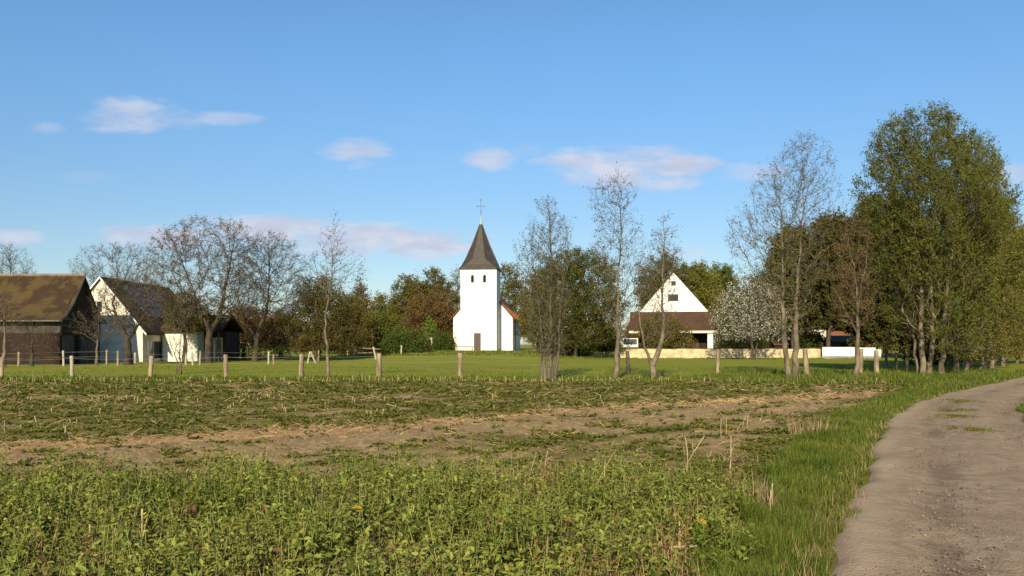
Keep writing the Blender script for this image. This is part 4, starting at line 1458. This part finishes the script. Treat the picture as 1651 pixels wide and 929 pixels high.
# --- the bare trees round the farm
FARM = 'leafless trees round the farm'
make_tree('oak_tree', 'broadest bare tree with reddish crown top, right of the farmhouse', 'tree', 76,
          [[(336, 585), (336, 560), (338, 535), (352, 515), (360, 480), (372, 420), (380, 370)], [(337, 584, .1), (337, 545, .1), (330, 515), (316, 480), (300, 440), (280, 390)]],
          [(356, 300, 392), (368, 272, 404), (390, 250, 412), (420, 236, 416), (455, 228, 418), (485, 240, 414), (510, 275, 405)],
          1250, [.34, .25], bark_dark, twig_grey, lf_bud, 3.0, .55, .018, .55, .10, 3.2, .3, .45, .36, alpha=.2, up=.15, gain=.5, r_tip=.014, step=.5, seed=81, group=FARM, rmax=.04, leaf2=lf_rust, per2=.35)
make_tree('oak_tree', 'bare fan shaped tree left of the dense brown tree', 'tree', 80,
          [[(411, 583), (412, 560), (418, 530), (430, 500), (434, 450), (434, 385)], [(412, 582, .1), (414, 552), (400, 525), (385, 490)]],
          [(372, 422, 446), (385, 402, 470), (410, 386, 492), (445, 376, 502), (480, 372, 506), (508, 385, 490)],
          1000, [.28, .17], bark_dark, twig_grey, lf_bud, 3.0, .55, .018, .5, .10, 3.0, .3, .45, .38, alpha=.25, up=.35, gain=.6, r_tip=.013, step=.5, seed=82, group=FARM, rmax=.04)
make_tree('bare_tree', 'bare greyish tree crown behind the farmhouse roof', 'tree', 104,
          [[(186, 576), (188, 520), (190, 460), (188, 410)]],
          [(394, 160, 225), (408, 132, 246), (430, 116, 258), (465, 122, 262), (500, 140, 250)],
          700, .3, bark_dark, twig_grey, lf_bud, 2.4, .7, .022, .4, .12, 3.0, .3, .4, .42, up=.35, r_tip=.016, step=.6, seed=83, group=FARM, rmax=.05)
make_tree('bare_tree', 'gnarled dark bare tree with spreading limbs before the white wall', 'tree', 69,
          [[(206, 588), (206, 565), (205, 548), (192, 520), (183, 490), (190, 460)], [(207, 588, .1), (207, 550), (220, 530), (236, 500), (232, 470)]],
          [(446, 172, 236), (462, 158, 256), (485, 150, 268), (510, 158, 268), (532, 178, 250)],
          520, [.34, .2], bark_dark, twig_dark, lf_bud, 2.6, .5, .018, .3, .09, 1.9, .3, .6, .42, alpha=.2, up=.15, gain=.5, r_tip=.014, step=.4, seed=84, group=FARM, rmax=.035)
make_tree('bare_tree', 'bare tree top peeping over the left end of the barn ridge', 'tree', 95,
          [[(18, 578), (18, 500), (16, 405)]],
          [(394, 0, 22), (410, -18, 45), (440, -28, 58), (480, -25, 55)],
          330, .25, bark_dark, twig_grey, lf_bud, 2.4, .65, .02, .3, .11, 3.0, .3, .5, .45, up=.5, r_tip=.015, step=.6, seed=85, group=FARM, rmax=.045)
make_tree('fruit_tree', 'small pollard with pale trunk at the left picture edge', 'tree', 62,
          [[(7, 591), (7, 560), (8, 530), (6, 500)]],
          [(468, -12, 30), (490, -20, 42), (512, -18, 40), (528, -8, 28)],
          110, .15, bark_pale, twig_red, lf_bud, 2.0, .45, .015, .3, .08, 1.8, .3, .6, .5, up=.1, r_tip=.012, seed=86, group=FARM)
make_tree('fruit_tree', 'small dark fan shaped tree against the barn wall', 'tree', 63,
          [[(52, 590), (52, 570), (52, 545), (52, 515)]],
          [(506, 46, 58), (522, 28, 76), (545, 18, 88), (565, 20, 86)],
          130, .13, bark_dark, twig_dark, lf_bud, 1.8, .45, .015, .1, .08, .5, .3, .6, .5, up=.35, r_tip=.012, seed=87, group=FARM)
make_tree('fruit_tree', 'small tree with thin level branches before the barn gable', 'tree', 64,
          [[(156, 590), (157, 565), (158, 540), (159, 505)]],
          [(495, 140, 176), (512, 112, 200), (532, 104, 204), (545, 120, 190)],
          100, .12, bark_grey, twig_grey, lf_bud, 1.6, .5, .014, .3, .08, 1.5, .3, .6, .5, up=.05, r_tip=.011, seed=88, group=FARM)
make_tree('fruit_tree', 'thin shrubby sapling with many upright shoots before the white annex', 'tree', 47,
          [[(284, 602), (283, 560), (277, 510)], [(290, 603, .2), (291, 560), (295, 490)], [(286, 603, -.2), (300, 570), (308, 530)]],
          [(478, 284, 302), (505, 268, 314), (540, 264, 320), (575, 272, 312)],
          110, [.04, .05, .035], bark_grey, twig_grey, lf_bud, 1.6, .32, .010, .4, .06, .6, .3, .8, .5, up=.8, r_tip=.007, seed=89, group=FARM)

# --- young staked trees near the church
def staked(px, d, top, label, hw_, crown_leaf):
    x = (px - CX) / F * d
    by = HY + (CZ - float(tz(x, d))) / d * F
    make_tree('sapling', label, 'sapling', d, [[(px, by), (px, by - 20), (px, top + 4)]],
              [(top, px - 2, px + 4), (top + 10, px - hw_ * .7, px + hw_ * .6), (top + 20, px - hw_, px + hw_), (top + 30, px - hw_ * .7, px + hw_ * .6)],
              70, .045, bark_grey, twig_grey, crown_leaf, 2.0, .4, .014, 3.0, .16, 1.9, .2, .8, .5, seed=95 + int(px) % 7, r_tip=.012)
    k = d / F
    z0 = float(tz(x, d))
    fr = empty('tree_stake', (x, d - .35, z0), 0, 'pale two post support frame around the ' + ('green sapling left of the church' if px < 800 else 'thin sapling by the short wall'), 'tree stake')
    hh = (by - (top + 32)) * k
    for s in (-1, 1):
        o = NM()
        o.tube([(s * 3.4 * k, 0, -.1), (s * 3.4 * k, 0, hh)], .075, 6)
        o.build('post', pale_post, fr)
    o = NM()
    o.box(-3.4 * k, 3.4 * k, -.12, -.08, hh - .25, hh - .12)
    o.build('crossbar', pale_post, fr)


staked(693, 98, 512, 'young sapling with fresh green leaves left of the church', 10, lf_fresh)
staked(921, 99, 510, 'thin olive sapling behind the short ochre wall', 9, lf_olive)


# --- clipped hedge behind the paddock
def hedge(name, label, px0, px1, d, top, depth_, lm, seed):
    rng = np.random.default_rng(seed)
    x0, x1 = at(px0, 0, d)[0], at(px1, 0, d)[0]
    g0 = float(tz((x0 + x1) / 2, d))
    h = at(0, top, d)[2] - g0
    e = empty(name, ((x0 + x1) / 2, d, g0), 0, label, 'hedge')
    o = NM()
    n = int((x1 - x0) * h * 260)
    p = np.stack([rng.uniform(x0, x1, n) - (x0 + x1) / 2, rng.uniform(-.5, .5, n) * depth_, rng.uniform(0, 1, n) ** .8 * h], -1)
    p += .10 * np.stack([lump(p, 1.5, 1), lump(p, 1.5, 2), lump(p, 1.2, 3)], -1)
    M = rand_rot(n, rng) * (.15 * rng.uniform(.6, 1.3, n))[:, None, None]
    o.inst(LEAF_T, [np.array([f]) for f in LEAF_F], M, p)
    o.build('foliage', lm, e)
    o = NM()
    for k in range(int((x1 - x0) / .8)):
        xx_ = x0 + .4 + k * .8 - (x0 + x1) / 2
        o.tube([(xx_, 0, -.1), (xx_ + rng.normal(0, .1), rng.normal(0, .1), h * .8)], [.05, .02], 5)
    o.build('stems', bark_dark, e)


hedge('hedge', 'dark clipped hedge behind the paddock right of the annex', 344, 470, 92, 556, 1.2, lf_hedge, 5)
hedge('hedge', 'low dark green hedge under the wood left of the round bush', 470, 640, 112, 550, 1.4, lf_dark, 6)
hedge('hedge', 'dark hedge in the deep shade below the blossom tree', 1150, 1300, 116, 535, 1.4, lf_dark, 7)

# --- distant trees closing the horizon
protos = [bpy.data.objects[n] for n in ('dense_tree',)]
bgp = [o for o in COL.objects if o.type == 'EMPTY' and o.parent is None and o.get('group') == BG and not o.name.startswith('shrub') and not o.name.startswith('bare')]
rng = np.random.default_rng(11)
k = 0
for px in np.arange(-500, 2250, 62):
    src = bgp[(k * 5) % len(bgp)]
    d = rng.uniform(175, 230)
    x = (px + rng.uniform(-15, 15) - CX) / F * d
    c = copy_tree(src)
    c.name = 'distant_tree'
    tag(c, 'far tree in the low hazy belt of woodland along the horizon', 'tree', 'far belt of woodland trees')
    hgt = max((v[2] for ch in src.children for v in [ch.bound_box[1], ch.bound_box[6]]))
    want = (HY - rng.uniform(505, 528)) / F * d + CZ
    s = want / hgt
    c.location = (x, d, .3)
    c.scale = (s * rng.uniform(1.1, 1.5), s * 1.2, s)
    c.rotation_euler = (0, 0, rng.uniform(0, 6.28))
    k += 1

# ------------------------------------------------------------------ ground plants
rng = np.random.default_rng(21)
BLADE_T = np.array([(-.5, 0, 0), (.5, 0, 0), (.42, .10, .5), (-.42, .10, .5), (0, .42, 1.0)])
BLADE_F = [np.array([(0, 1, 2, 3)]), np.array([(3, 2, 4)])]


def blades(nm, rng, P, h, w, mat=0, lean=.35):
    n = len(P)
    a = rng.uniform(0, 2 * math.pi, n)
    hh = h * rng.uniform(.5, 1.35, n)
    ww_ = w * rng.uniform(.7, 1.3, n)
    le = np.abs(rng.normal(0, lean, n)) + .1
    ca, sa = np.cos(a), np.sin(a)
    M = np.zeros((n, 3, 3))
    M[:, 0, 0], M[:, 1, 0] = ca * ww_, sa * ww_
    M[:, 0, 1], M[:, 1, 1] = -sa * hh * le * 2, ca * hh * le * 2
    M[:, 2, 2] = hh
    # a little random side lean
    M[:, 0, 2] = rng.normal(0, .18, n) * hh
    M[:, 1, 2] = rng.normal(0, .18, n) * hh
    nm.inst(BLADE_T, BLADE_F, M, P, mat)


def in_verge(X, Y):
    j = .16 * lump2(X, Y, 2.0, 3.) + .08 * lump2(X, Y, 6.0, 1.)
    fringe = np.abs(lump2(X, Y, 1.4, 9.)) * .22 + .10 * lump2(X, Y, 5.0, 7.)
    return (X > verge_l(Y) - .15 + j) & (X < road_l(Y) + j * .6 + fringe)


# verge grass beside the track
o = NM()
for (y0, y1, dens, h, w) in ((4.2, 8.5, 5600, .14, .0065), (8.5, 13, 3200, .14, .009), (13, 20, 1500, .12, .013), (20, 30, 620, .13, .022), (30, 39, 300, .16, .032)):
    A = (y1 - y0) * 8
    n = int(A * dens)
    y = rng.uniform(y0, y1, n)
    x = rng.uniform(-3.2, 2.2, n) + road_l(y)
    k = in_verge(x, y)
    x, y = x[k], y[k]
    clump = lump2(x, y, 2.6, 2.) + .5 * lump2(x, y, 7., 5.)
    k = rng.uniform(size=len(x)) < .62 + .45 * clump
    x, y, clump = x[k], y[k], clump[k]
    hh = h * (1 + .55 * clump) * (.45 + .55 * ss(0, .4, road_l(y) - x))
    P = np.stack([x, y, field_z(x, y) - .01], -1)
    blades(o, rng, P, np.maximum(hh, .03), w, 0, .4)
    k = rng.uniform(size=len(x)) < .09
    blades(o, rng, P[k], h * 1.0, w * .8, 1, .45)
tag(o.build('verge_grass', [grass_m, grass_dry]), kind='stuff')

# rough grass below the row of trees, round posts and along the track trees
o = NM()
for (x0, x1, y0, y1, dens, h, mmat) in ((-30, 12, 38.2, 41.5, 170, .14, 0), (9, 30, 35.3, 42.5, 210, .20, 0), (12, 40, 42.5, 50, 90, .22, 0), (-30, 30, 42, 62, 22, .06, 0), (-24, 12, 88, 101, 26, .15, 0),
                                       (12, 46, 95.5, 97.8, 40, .10, 0)):
    n = int((x1 - x0) * (y1 - y0) * dens)
    x, y = rng.uniform(x0, x1, n), rng.uniform(y0, y1, n)
    c = lump2(x, y, .9, 2.) + .5 * lump2(x, y, 2.6, 1.)
    k = (rng.uniform(size=n) < .5 + .5 * c) & ~((x > road_l(y) - .1) & (x < road_l(y) + 4.5) & (y < 60))
    x, y, c = x[k], y[k], c[k]
    P = np.stack([x, y, tz(x, y) - .03], -1)
    blades(o, rng, P, h * (1 + .6 * c), .035 if y0 < 60 else .08, 0, .4)
    k = rng.uniform(size=len(x)) < .07
    blades(o, rng, P[k], h * 1.3, .02 if y0 < 60 else .05, 1, .3)
tag(o.build('rough_grass', [grass_m, grass_dry]), kind='stuff')

# grass on the right side of the track
o = NM()
n = 60000
y = 8 + 42 * rng.uniform(0, 1, n) ** 1.5
L_ = np.interp(y, T, W) * np.interp(y, T, L)
x = road_l(y) + L_ * (1.0 + .04 * np.sin(y * 1.7)) + rng.exponential(1.4, n) - .1
P = np.stack([x, y, x * 0 - .05], -1)
blades(o, rng, P, .15, .006 + y * .0007, 0, .4)
tag(o.build('roadside_grass', grass_m), kind='stuff')

# grass patches in the middle of the track
for (px, py, hw_, hd, lab) in ((1552, 648, 30, .9, 'farthest grass patch in the middle of the track'), (1545, 663, 28, .45, 'small second grass patch from the far end of the track middle'),
                               (1540, 673, 34, .40, 'flat third grass patch on the track, behind the nearest one'), (1568, 695, 36, .55, 'nearest ragged grass patch in the middle of the track')):
    d = CZ * F / (py - HY)
    x0 = (px - CX) / F * d
    e = hw_ / F * d
    n = 1500
    a, r = rng.uniform(0, 6.28, n), np.abs(rng.normal(0, .55, n))
    px_, py_ = e * r * np.cos(a), hd * r * np.sin(a)
    k = lump2(px_ + x0, py_ + d, 4.5, 1.) > -.15
    o = NM()
    blades(o, rng, np.stack([px_[k], py_[k], px_[k] * 0], -1), .045, .010, 0, .7)
    k2 = k & (rng.uniform(size=n) < .7)
    blades(o, rng, np.stack([px_[k2], py_[k2], px_[k2] * 0], -1), .04, .010, 1, .7)
    ob = o.build('grass_patch', [grass_m, grass_dry])
    ob.location = (x0, d, .015)
    tag(ob, lab, 'grass patch', 'grass patches in the track')

# low weeds on the field
WEED_T = np.array([(0, 0, 0), (.30, .45, .18), (0, 1, .10), (-.30, .45, .18)])
o = NM()
for (y0, y1, dens, sz) in ((9.5, 14, 190, .060), (14, 20, 100, .075), (20, 28, 50, .09), (28, 38.4, 28, .12)):
    n = int((y1 - y0) * 1.5 * y1 * dens)
    y = rng.uniform(y0, y1, n)
    x = rng.uniform(-.8, .7, n) * y
    st, so, gr = cover(x, y)
    c = lump2(x, y, 1.6, 7.) * .6 + lump2(x, y, 4.0, 3.) * .5
    k = (x < verge_l(y) + .1) & (rng.uniform(size=n) < np.clip(1.5 * (gr - .40) + 1.5 * (c - .02), 0, 1) * (1 - .8 * st))
    x, y, c = x[k], y[k], c[k]
    P0 = np.stack([x, y, field_z(x, y)], -1)
    idx = np.repeat(np.arange(len(x)), 5)
    m = len(idx)
    M = rand_rot(m, rng, .5) * (sz * rng.uniform(.5, 1.3, m) * (1 + .4 * c[idx]))[:, None, None]
    o.inst(WEED_T, [np.array([f]) for f in LEAF_F], M, P0[idx] + rng.normal(0, sz * .35, (m, 3)) * np.array((1, 1, .25)) + np.array((0, 0, .01)), 0)
    k = rng.uniform(size=len(x)) < .5
    blades(o, rng, P0[k], sz * 1.5, sz * .16, 0, .6)
tag(o.build('field_weeds', [leaf('weed_leaf', (0.085, 0.105, 0.018), (0.130, 0.130, 0.024), 0.4, 0.2, 0.5)]), kind='stuff')

# straw litter
STICK_T = np.array([(-.5, 0, 0), (.5, 0, 0), (.5, 1, 0), (-.5, 1, 0), (0, 0, .8), (0, 1, .8)])
STICK_F = [np.array([(0, 4, 5, 3)]), np.array([(4, 1, 2, 5)])]
o = NM()
for (y0, y1, dens, l, w) in ((9, 15, 120, .16, .006), (15, 22, 75, .2, .009), (22, 38, 30, .26, .015)):
    n = int((y1 - y0) * 1.5 * y1 * dens)
    y = rng.uniform(y0, y1, n)
    x = rng.uniform(-.8, .7, n) * y
    st, so, gr = cover(x, y)
    k = (x < verge_l(y)) & (rng.uniform(size=n) < .05 + .6 * st ** 1.5)
    x, y = x[k], y[k]
    n = len(x)
    a, ti = rng.uniform(0, 6.28, n), np.abs(rng.normal(0, .3, n))
    l_ = l * rng.uniform(.3, 1.3, n)
    M = np.zeros((n, 3, 3))
    M[:, 0, 0], M[:, 1, 0] = np.cos(a) * w, np.sin(a) * w
    M[:, 0, 1], M[:, 1, 1], M[:, 2, 1] = -np.sin(a) * l_ * np.cos(ti), np.cos(a) * l_ * np.cos(ti), np.sin(ti) * l_
    M[:, 2, 2] = w
    o.inst(STICK_T, STICK_F, M, np.stack([x, y, field_z(x, y) + .008], -1))
tag(o.build('straw_litter', straw_m), kind='stuff')

# crop plants
CROP_T = np.array([(0, 0, 0), (.25, .25, .10), (.24, .68, .06), (0, 1.15, -.16), (-.27, .62, .08), (-.20, .28, .10), (0, .35, 0), (0, .70, -.02)])
CROP_F = [np.array([(0, 1, 6), (0, 6, 5), (7, 2, 3), (7, 3, 4)]), np.array([(6, 1, 2, 7), (5, 6, 7, 4)])]


def crop_ok(x, y):
    back = 9.75 + .45 * lump2(x, y, .8, 2.) + .2 * lump2(x, y, 2.4, 5.) - np.maximum(0, x - 1.6) * 1.0 - np.maximum(0, -3.5 - x) * .06
    gap = lump2(x, y, 1.5, 8.) * .6 + lump2(x, y, 3.6, 2.) * .5
    return (y < back) & (x < verge_l(y) - .12 + .25 * lump2(x, y, 2.0, 4.)) & (gap > -.42), gap


o = NM()
n = 9500
y = 4.3 + 6.3 * rng.uniform(0, 1, n)
x = rng.uniform(-.80, .42, n) * y
k, gap = crop_ok(x, y)
for (px, pb) in ((228, 890), (143, 892), (251, 868), (90, 888), (617, 868), (1095, 872)):
    d = CZ * F / (pb - HY)
    k &= ~((np.abs(x - (px - CX) / F * y) < .11) & (y > d - .75) & (y < d + .06))
x, y, gap = x[k], y[k], gap[k]
n = len(x)
hgt = (.24 + .18 * rng.uniform(0, 1, n) + .09 * gap + .20 * (rng.uniform(size=n) < .06) * rng.uniform(.3, 1, n)) * (1 + .55 * lump2(x, y, 2.3, 6.) + .3 * lump2(x, y, 5.1, 3.)) * (1 - .25 * ss(6, 4.5, y)) * (1 - .45 * ss(.9, .0, verge_l(y) - x))
P0 = np.stack([x, y, field_z(x, y)], -1)
lean = rng.normal(0, .10, (n, 2))
# stems
side = np.stack([np.cos(y * 99), np.sin(y * 99), y * 0], -1) * .0035
top = P0 + np.stack([lean[:, 0], lean[:, 1], hgt], -1)
V = np.stack([P0 - side, P0 + side, top + side * .5, top - side * .5], 1).reshape(-1, 3)
o.add(V, (np.array([[0, 1, 2, 3]]) + np.arange(n)[:, None] * 4), 1)
# leaves up the stem
per = 17
idx = np.repeat(np.arange(n), per)
m = len(idx)
t = rng.uniform(.12, 1.02, m)
p = P0[idx] * (1 - t)[:, None] + top[idx] * t[:, None] + rng.normal(0, .028, (m, 3)) * np.array((1, 1, .5))
sz = .062 * rng.uniform(.45, 1.25, m) * (1.15 - .5 * t)
M = rand_rot(m, rng, .75) * sz[:, None, None]
kind = rng.uniform(size=m)
low = t < .45
sel = [(kind > .10) | ~low, (kind <= .045) & low, (kind > .045) & (kind <= .10) & low]
o.inst(CROP_T, CROP_F, M[sel[0]], p[sel[0]], 0)
ysel = (rng.uniform(size=m) < .0012)
o.inst(CROP_T, CROP_F, M[ysel] * 1.6, p[ysel] + np.array((0, 0, .02)), 2)
o.inst(CROP_T, CROP_F, M[sel[1] | sel[2]], p[sel[1] | sel[2]], 3)
# pale upright shoots
k = rng.uniform(size=n) < .10
blades(o, rng, P0[k] + np.array((0, 0, .05)), hgt[k] * 1.05, .006, 1, .2)
# grass between
k = rng.uniform(size=n) < .45
blades(o, rng, P0[k] + rng.normal(0, .05, (k.sum(), 3)) * np.array((1, 1, 0)), .2, .006, 0, .4)
# dead clumps
nc = 90
yc = 4.6 + 5.2 * rng.uniform(0, 1, nc)
xc = rng.uniform(-.68, .38, nc) * yc
for a, b in zip(xc, yc):
    if a > float(verge_l(b)) - .1:
        continue
    q_ = rng.integers(25, 60)
    pp = np.stack([a + rng.normal(0, .09, q_), b + rng.normal(0, .09, q_), np.abs(rng.normal(.13, .11, q_))], -1)
    o.inst(CROP_T, CROP_F, rand_rot(q_, rng, .9) * (.05 * rng.uniform(.5, 1.3, q_))[:, None, None], pp, 3)
    blades(o, rng, pp * np.array((1, 1, .2)), .24, .006, 4, .4)
tag(o.build('crop_plants', [crop_leaf, crop_pale, crop_yellow, crop_dead, straw_m]), kind='stuff')

# pebbles in the track
o = NM()
oct_v = np.array([(1, 0, 0), (-1, 0, 0), (0, 1, 0), (0, -1, 0), (0, 0, .7), (0, 0, -.7)])
oct_f = [np.array([(0, 2, 4), (2, 1, 4), (1, 3, 4), (3, 0, 4), (2, 0, 5), (1, 2, 5), (3, 1, 5), (0, 3, 5)])]
n = 26000
y = 4.5 + 22 * rng.uniform(0, 1, n) ** 1.8
L_ = np.interp(y, T, W)
x = road_l(y) + L_ * rng.uniform(.03, 1.15, n)
k = lump2(x, y, 1.2, 3.) + rng.normal(0, .4, n) > .1
x, y = x[k], y[k]
n = len(x)
M = rand_rot(n, rng) * (.004 + .012 * rng.uniform(0, 1, n) ** 4)[:, None, None]
o.inst(oct_v, oct_f, M, np.stack([x, y, x * 0 + .012], -1))
tag(o.build('track_pebbles', stone_m), kind='stuff')
# clods of earth on the bare field
o = NM()
n = 26000
y = 9.0 + 20 * rng.uniform(0, 1, n) ** 1.4
x = rng.uniform(-.75, .55, n) * y
st, so, gr = cover(x, y)
k = (x < verge_l(y)) & (rng.uniform(size=n) < 1.1 - gr)
x, y = x[k], y[k]
n = len(x)
M = rand_rot(n, rng) * (.008 + .022 * rng.uniform(0, 1, n) ** 3)[:, None, None]
o.inst(oct_v, oct_f, M, np.stack([x, y, field_z(x, y) + .002], -1))
tag(o.build('soil_clods', mat('soil_clod', (.24, .158, .078), .95, (.15, .098, .052), 6, island=.35)), kind='stuff')

# ------------------------------------------------------------------ stalks and stubble, one by one
def stalk_mesh(h, r, lean, bend, seed, joints=3):
    rr_ = np.random.default_rng(seed)
    o = NM()
    pts, rad = [], []
    n = joints * 3 + 1
    for i in range(n):
        t = i / (n - 1)
        pts.append((lean[0] * t * h + bend * math.sin(t * 3) * h * .1 + rr_.normal(0, r * .15), lean[1] * t * h, -.03 + t * (h + .03)))
        rad.append(r * (1.0 - .2 * t) * (1.22 if i % 3 == 0 else 1.0))
    o.tube(pts, rad, 6)
    for i in range(2):
        z = h * (.25 + .35 * i)
        a = rr_.uniform(0, 6.28)
        blades(o, rr_, np.array([[lean[0] * z, lean[1] * z, z]]), h * .35, r * 1.6, 0, .8)
    return o


STK = 'tall dry stalks standing in the field'
STALKS = [  # px, py base, py top, tilt, label
    (228, 890, 820, .02, 'tallest pale stalk in the lower left of the crop'), (143, 892, 846, .03, 'pale stalk left of the tallest one in the crop'), (251, 868, 846, 0, 'short pale stalk just right of the tallest one in the crop'),
    (90, 888, 868, .1, 'short dark stalk in the gap at the far lower left'), (617, 868, 850, .05, 'short reddish stalk in the middle of the crop'), (660, 852, 818, .1, 'thin stalk among the middle crop leaves'),
    (1095, 872, 835, .0, 'pale stalk at the right part of the crop beside a dead clump'), (1104, 745, 706, .0, 'upright cane at the back right edge of the crop'), (1093, 744, 705, .62, 'slanting cane leaning right at the back of the crop'),
    (1163, 702, 674, .0, 'upright cane in the bare soil beyond the crop'), (1170, 700, 676, .05, 'second cane touching the upright one on bare soil'), (1176, 742, 700, .03, 'cane rising from the small straw heap at the right'),
    (1186, 690, 680, .8, 'short cane lying aslant on bare soil'), (1197, 686, 665, .3, 'leaning cane pair member on bare soil, left one'), (1204, 686, 666, .12, 'leaning cane on bare soil, right one of the pair'),
    (1224, 680, 664, .3, 'dark broken cane beyond the pair of leaning canes'), (945, 795, 722, .45, 'long thin seed stem bending right above the crop'), (845, 775, 730, .25, 'thin green stem above the back edge of the crop'),
    (884, 750, 726, .0, 'short thin stem at the back edge of the crop'), (8, 695, 680, .0, 'white stalk at the far left of the field'), (1064, 880, 850, .05, 'thin stalk next to flat straw at lower right of the crop'),
    (1240, 802, 780, .1, 'thin dry stem at the border of crop and verge')]
for i, (px, pb, pt, tl, lab) in enumerate(STALKS):
    cl = .20 if 738 < pb < 866 else 0.0
    d = (CZ - cl) * F / (pb - HY)
    x = (px - CX) / F * d
    h = CZ - (pt - HY) / F * d + .03
    thick = .004 if 'thin' in lab else (.006 if pb < 760 else .008)
    ob = stalk_mesh(h, thick, (tl, 0), R.normal(0, .5), i).build('dry_stalk', stalk_m, None, True)
    ob.location = (x, d, float(field_z(np.array([x]), np.array([d]))[0]))
    tag(ob, lab, 'stalk', STK)
# dry clump by the verge, straw heap, flat sticks
for (px, py, w, h, n, lab) in ((1312, 698, .55, .32, 130, 'reddish dry reed clump beside the green verge'), (1180, 742, .4, .12, 90, 'small straw heap at the right behind the crop'),
                               (1225, 822, .14, .26, 70, 'dried brown plant clump on the border of crop and verge')):
    d = CZ * F / (py - HY)
    x0 = (px - CX) / F * d
    o = NM()
    P = np.stack([np.clip(rng.normal(0, w * .5, n), -w * .8, w * .8), np.clip(rng.normal(0, .12, n), -.15, .15), np.zeros(n)], -1)
    blades(o, rng, P, h, .010, 0, .35 if h > .2 else 1.2)
    ob = o.build('dry_clump', mat('dry_clump_%d' % px, (.34, .23, .15), .9, (.22, .14, .09), 3, island=.35))
    ob.location = (x0, d, float(field_z(np.array([x0]), np.array([d]))[0]))
    tag(ob, lab, 'dry plant', 'dry clumps near the verge')
for (px, py, l, ang, lab) in ((575, 900, .42, .25, 'pale stick lying flat in the lower middle of the crop'), (120, 898, .45, -.1, 'pinkish flat stick in the gap at lower left'), (1080, 886, .4, -.15, 'flat straw stick at lower right of the crop')):
    d = CZ * F / (py - HY) * .93
    x0 = (px - CX) / F * d
    o = NM()
    o.tube([(-l / 2, 0, 0), (-l * .15, .02, .015), (l * .2, -.01, .01), (l / 2, .02, .0)], .009, 6)
    ob = o.build('fallen_stick', stalk_m, None, True)
    ob.location = (x0, d, .12)
    ob.rotation_euler = (0, -.12, ang)
    tag(ob, lab, 'stick', 'fallen sticks in the crop')
# dandelion
d = CZ * F / (777 - HY)
dn = empty('dandelion', ((1355 - CX) / F * d, d, 0), 0, 'single yellow dandelion flower in the verge beside the track', 'flower')
o = NM()
a = np.linspace(0, 2 * math.pi, 14, endpoint=False)
for r_, z_ in ((.022, .095), (.014, .105)):
    o.inst(np.array([(-.25, 0, 0), (.25, 0, 0), (.18, 1, .25), (-.18, 1, .25)]), [np.array([(0, 1, 2, 3)])],
           np.stack([np.array([[math.cos(t) * r_, -math.sin(t) * r_, 0], [math.sin(t) * r_, math.cos(t) * r_, 0], [0, 0, r_]]) for t in a]), np.tile((0, 0, z_), (14, 1)))
o.build('flower_head', flower_m, dn)
o = NM()
o.tube([(0, 0, 0), (.005, 0, .098)], .003, 5)
o.build('stem', crop_pale, dn)

# stubble: short cut stalks in rows
protos = []
for i in range(6):
    o = stalk_mesh(.20 + .03 * (i % 3), .011, (R.normal(0, .08), 0), 0, 100 + i, 1)
    protos.append(o)
meshes = []
GRP_F = 'cut stubble stalks of the far row'
GRP_N = 'cut stubble stalks scattered in the weedy field'
rng = np.random.default_rng(33)
spots = []
for px in np.linspace(15, 1425, 230):
    px += rng.normal(0, 5)
    dens = 1.0 if 560 < px < 960 else (.75 if px < 560 else .6)
    if rng.uniform() > dens:
        continue
    d = rng.normal(37.4, .35) if px < 1150 else rng.normal(35.8, .4)
    spots.append((px, d, GRP_F, 'pale cut stubble stalk in the row along the far field edge'))
for (pa, pb, ya, yb, n) in ((380, 455, 632, 646, 20), (130, 380, 640, 668, 30), (0, 130, 640, 700, 10), (455, 640, 645, 670, 14), (700, 1000, 630, 660, 10), (0, 560, 615, 628, 34)):
    for _ in range(n):
        spots.append((rng.uniform(pa, pb), CZ * F / (rng.uniform(ya, yb) - HY), GRP_N, 'pale cut stubble stalk standing among weeds in the middle of the field'))
base_obs = []
for i, (px, d, gname, lab) in enumerate(spots):
    x = (px - CX) / F * d
    if i < 6:
        ob = protos[i].build('stubble_stalk', stalk_m, None, True)
        base_obs.append(ob)
    else:
        ob = base_obs[i % 6].copy()
        COL.objects.link(ob)
    ob.location = (x, d, float(field_z(np.array([x]), np.array([d]))[0]))
    ob.rotation_euler = (rng.normal(0, .12), rng.normal(0, .14), rng.uniform(0, 6.28))
    s = rng.uniform(.5, 1.25) * (1.0 if gname == GRP_F else .55)
    ob.scale = (1, 1, s)
    tag(ob, lab, 'stubble', gname)
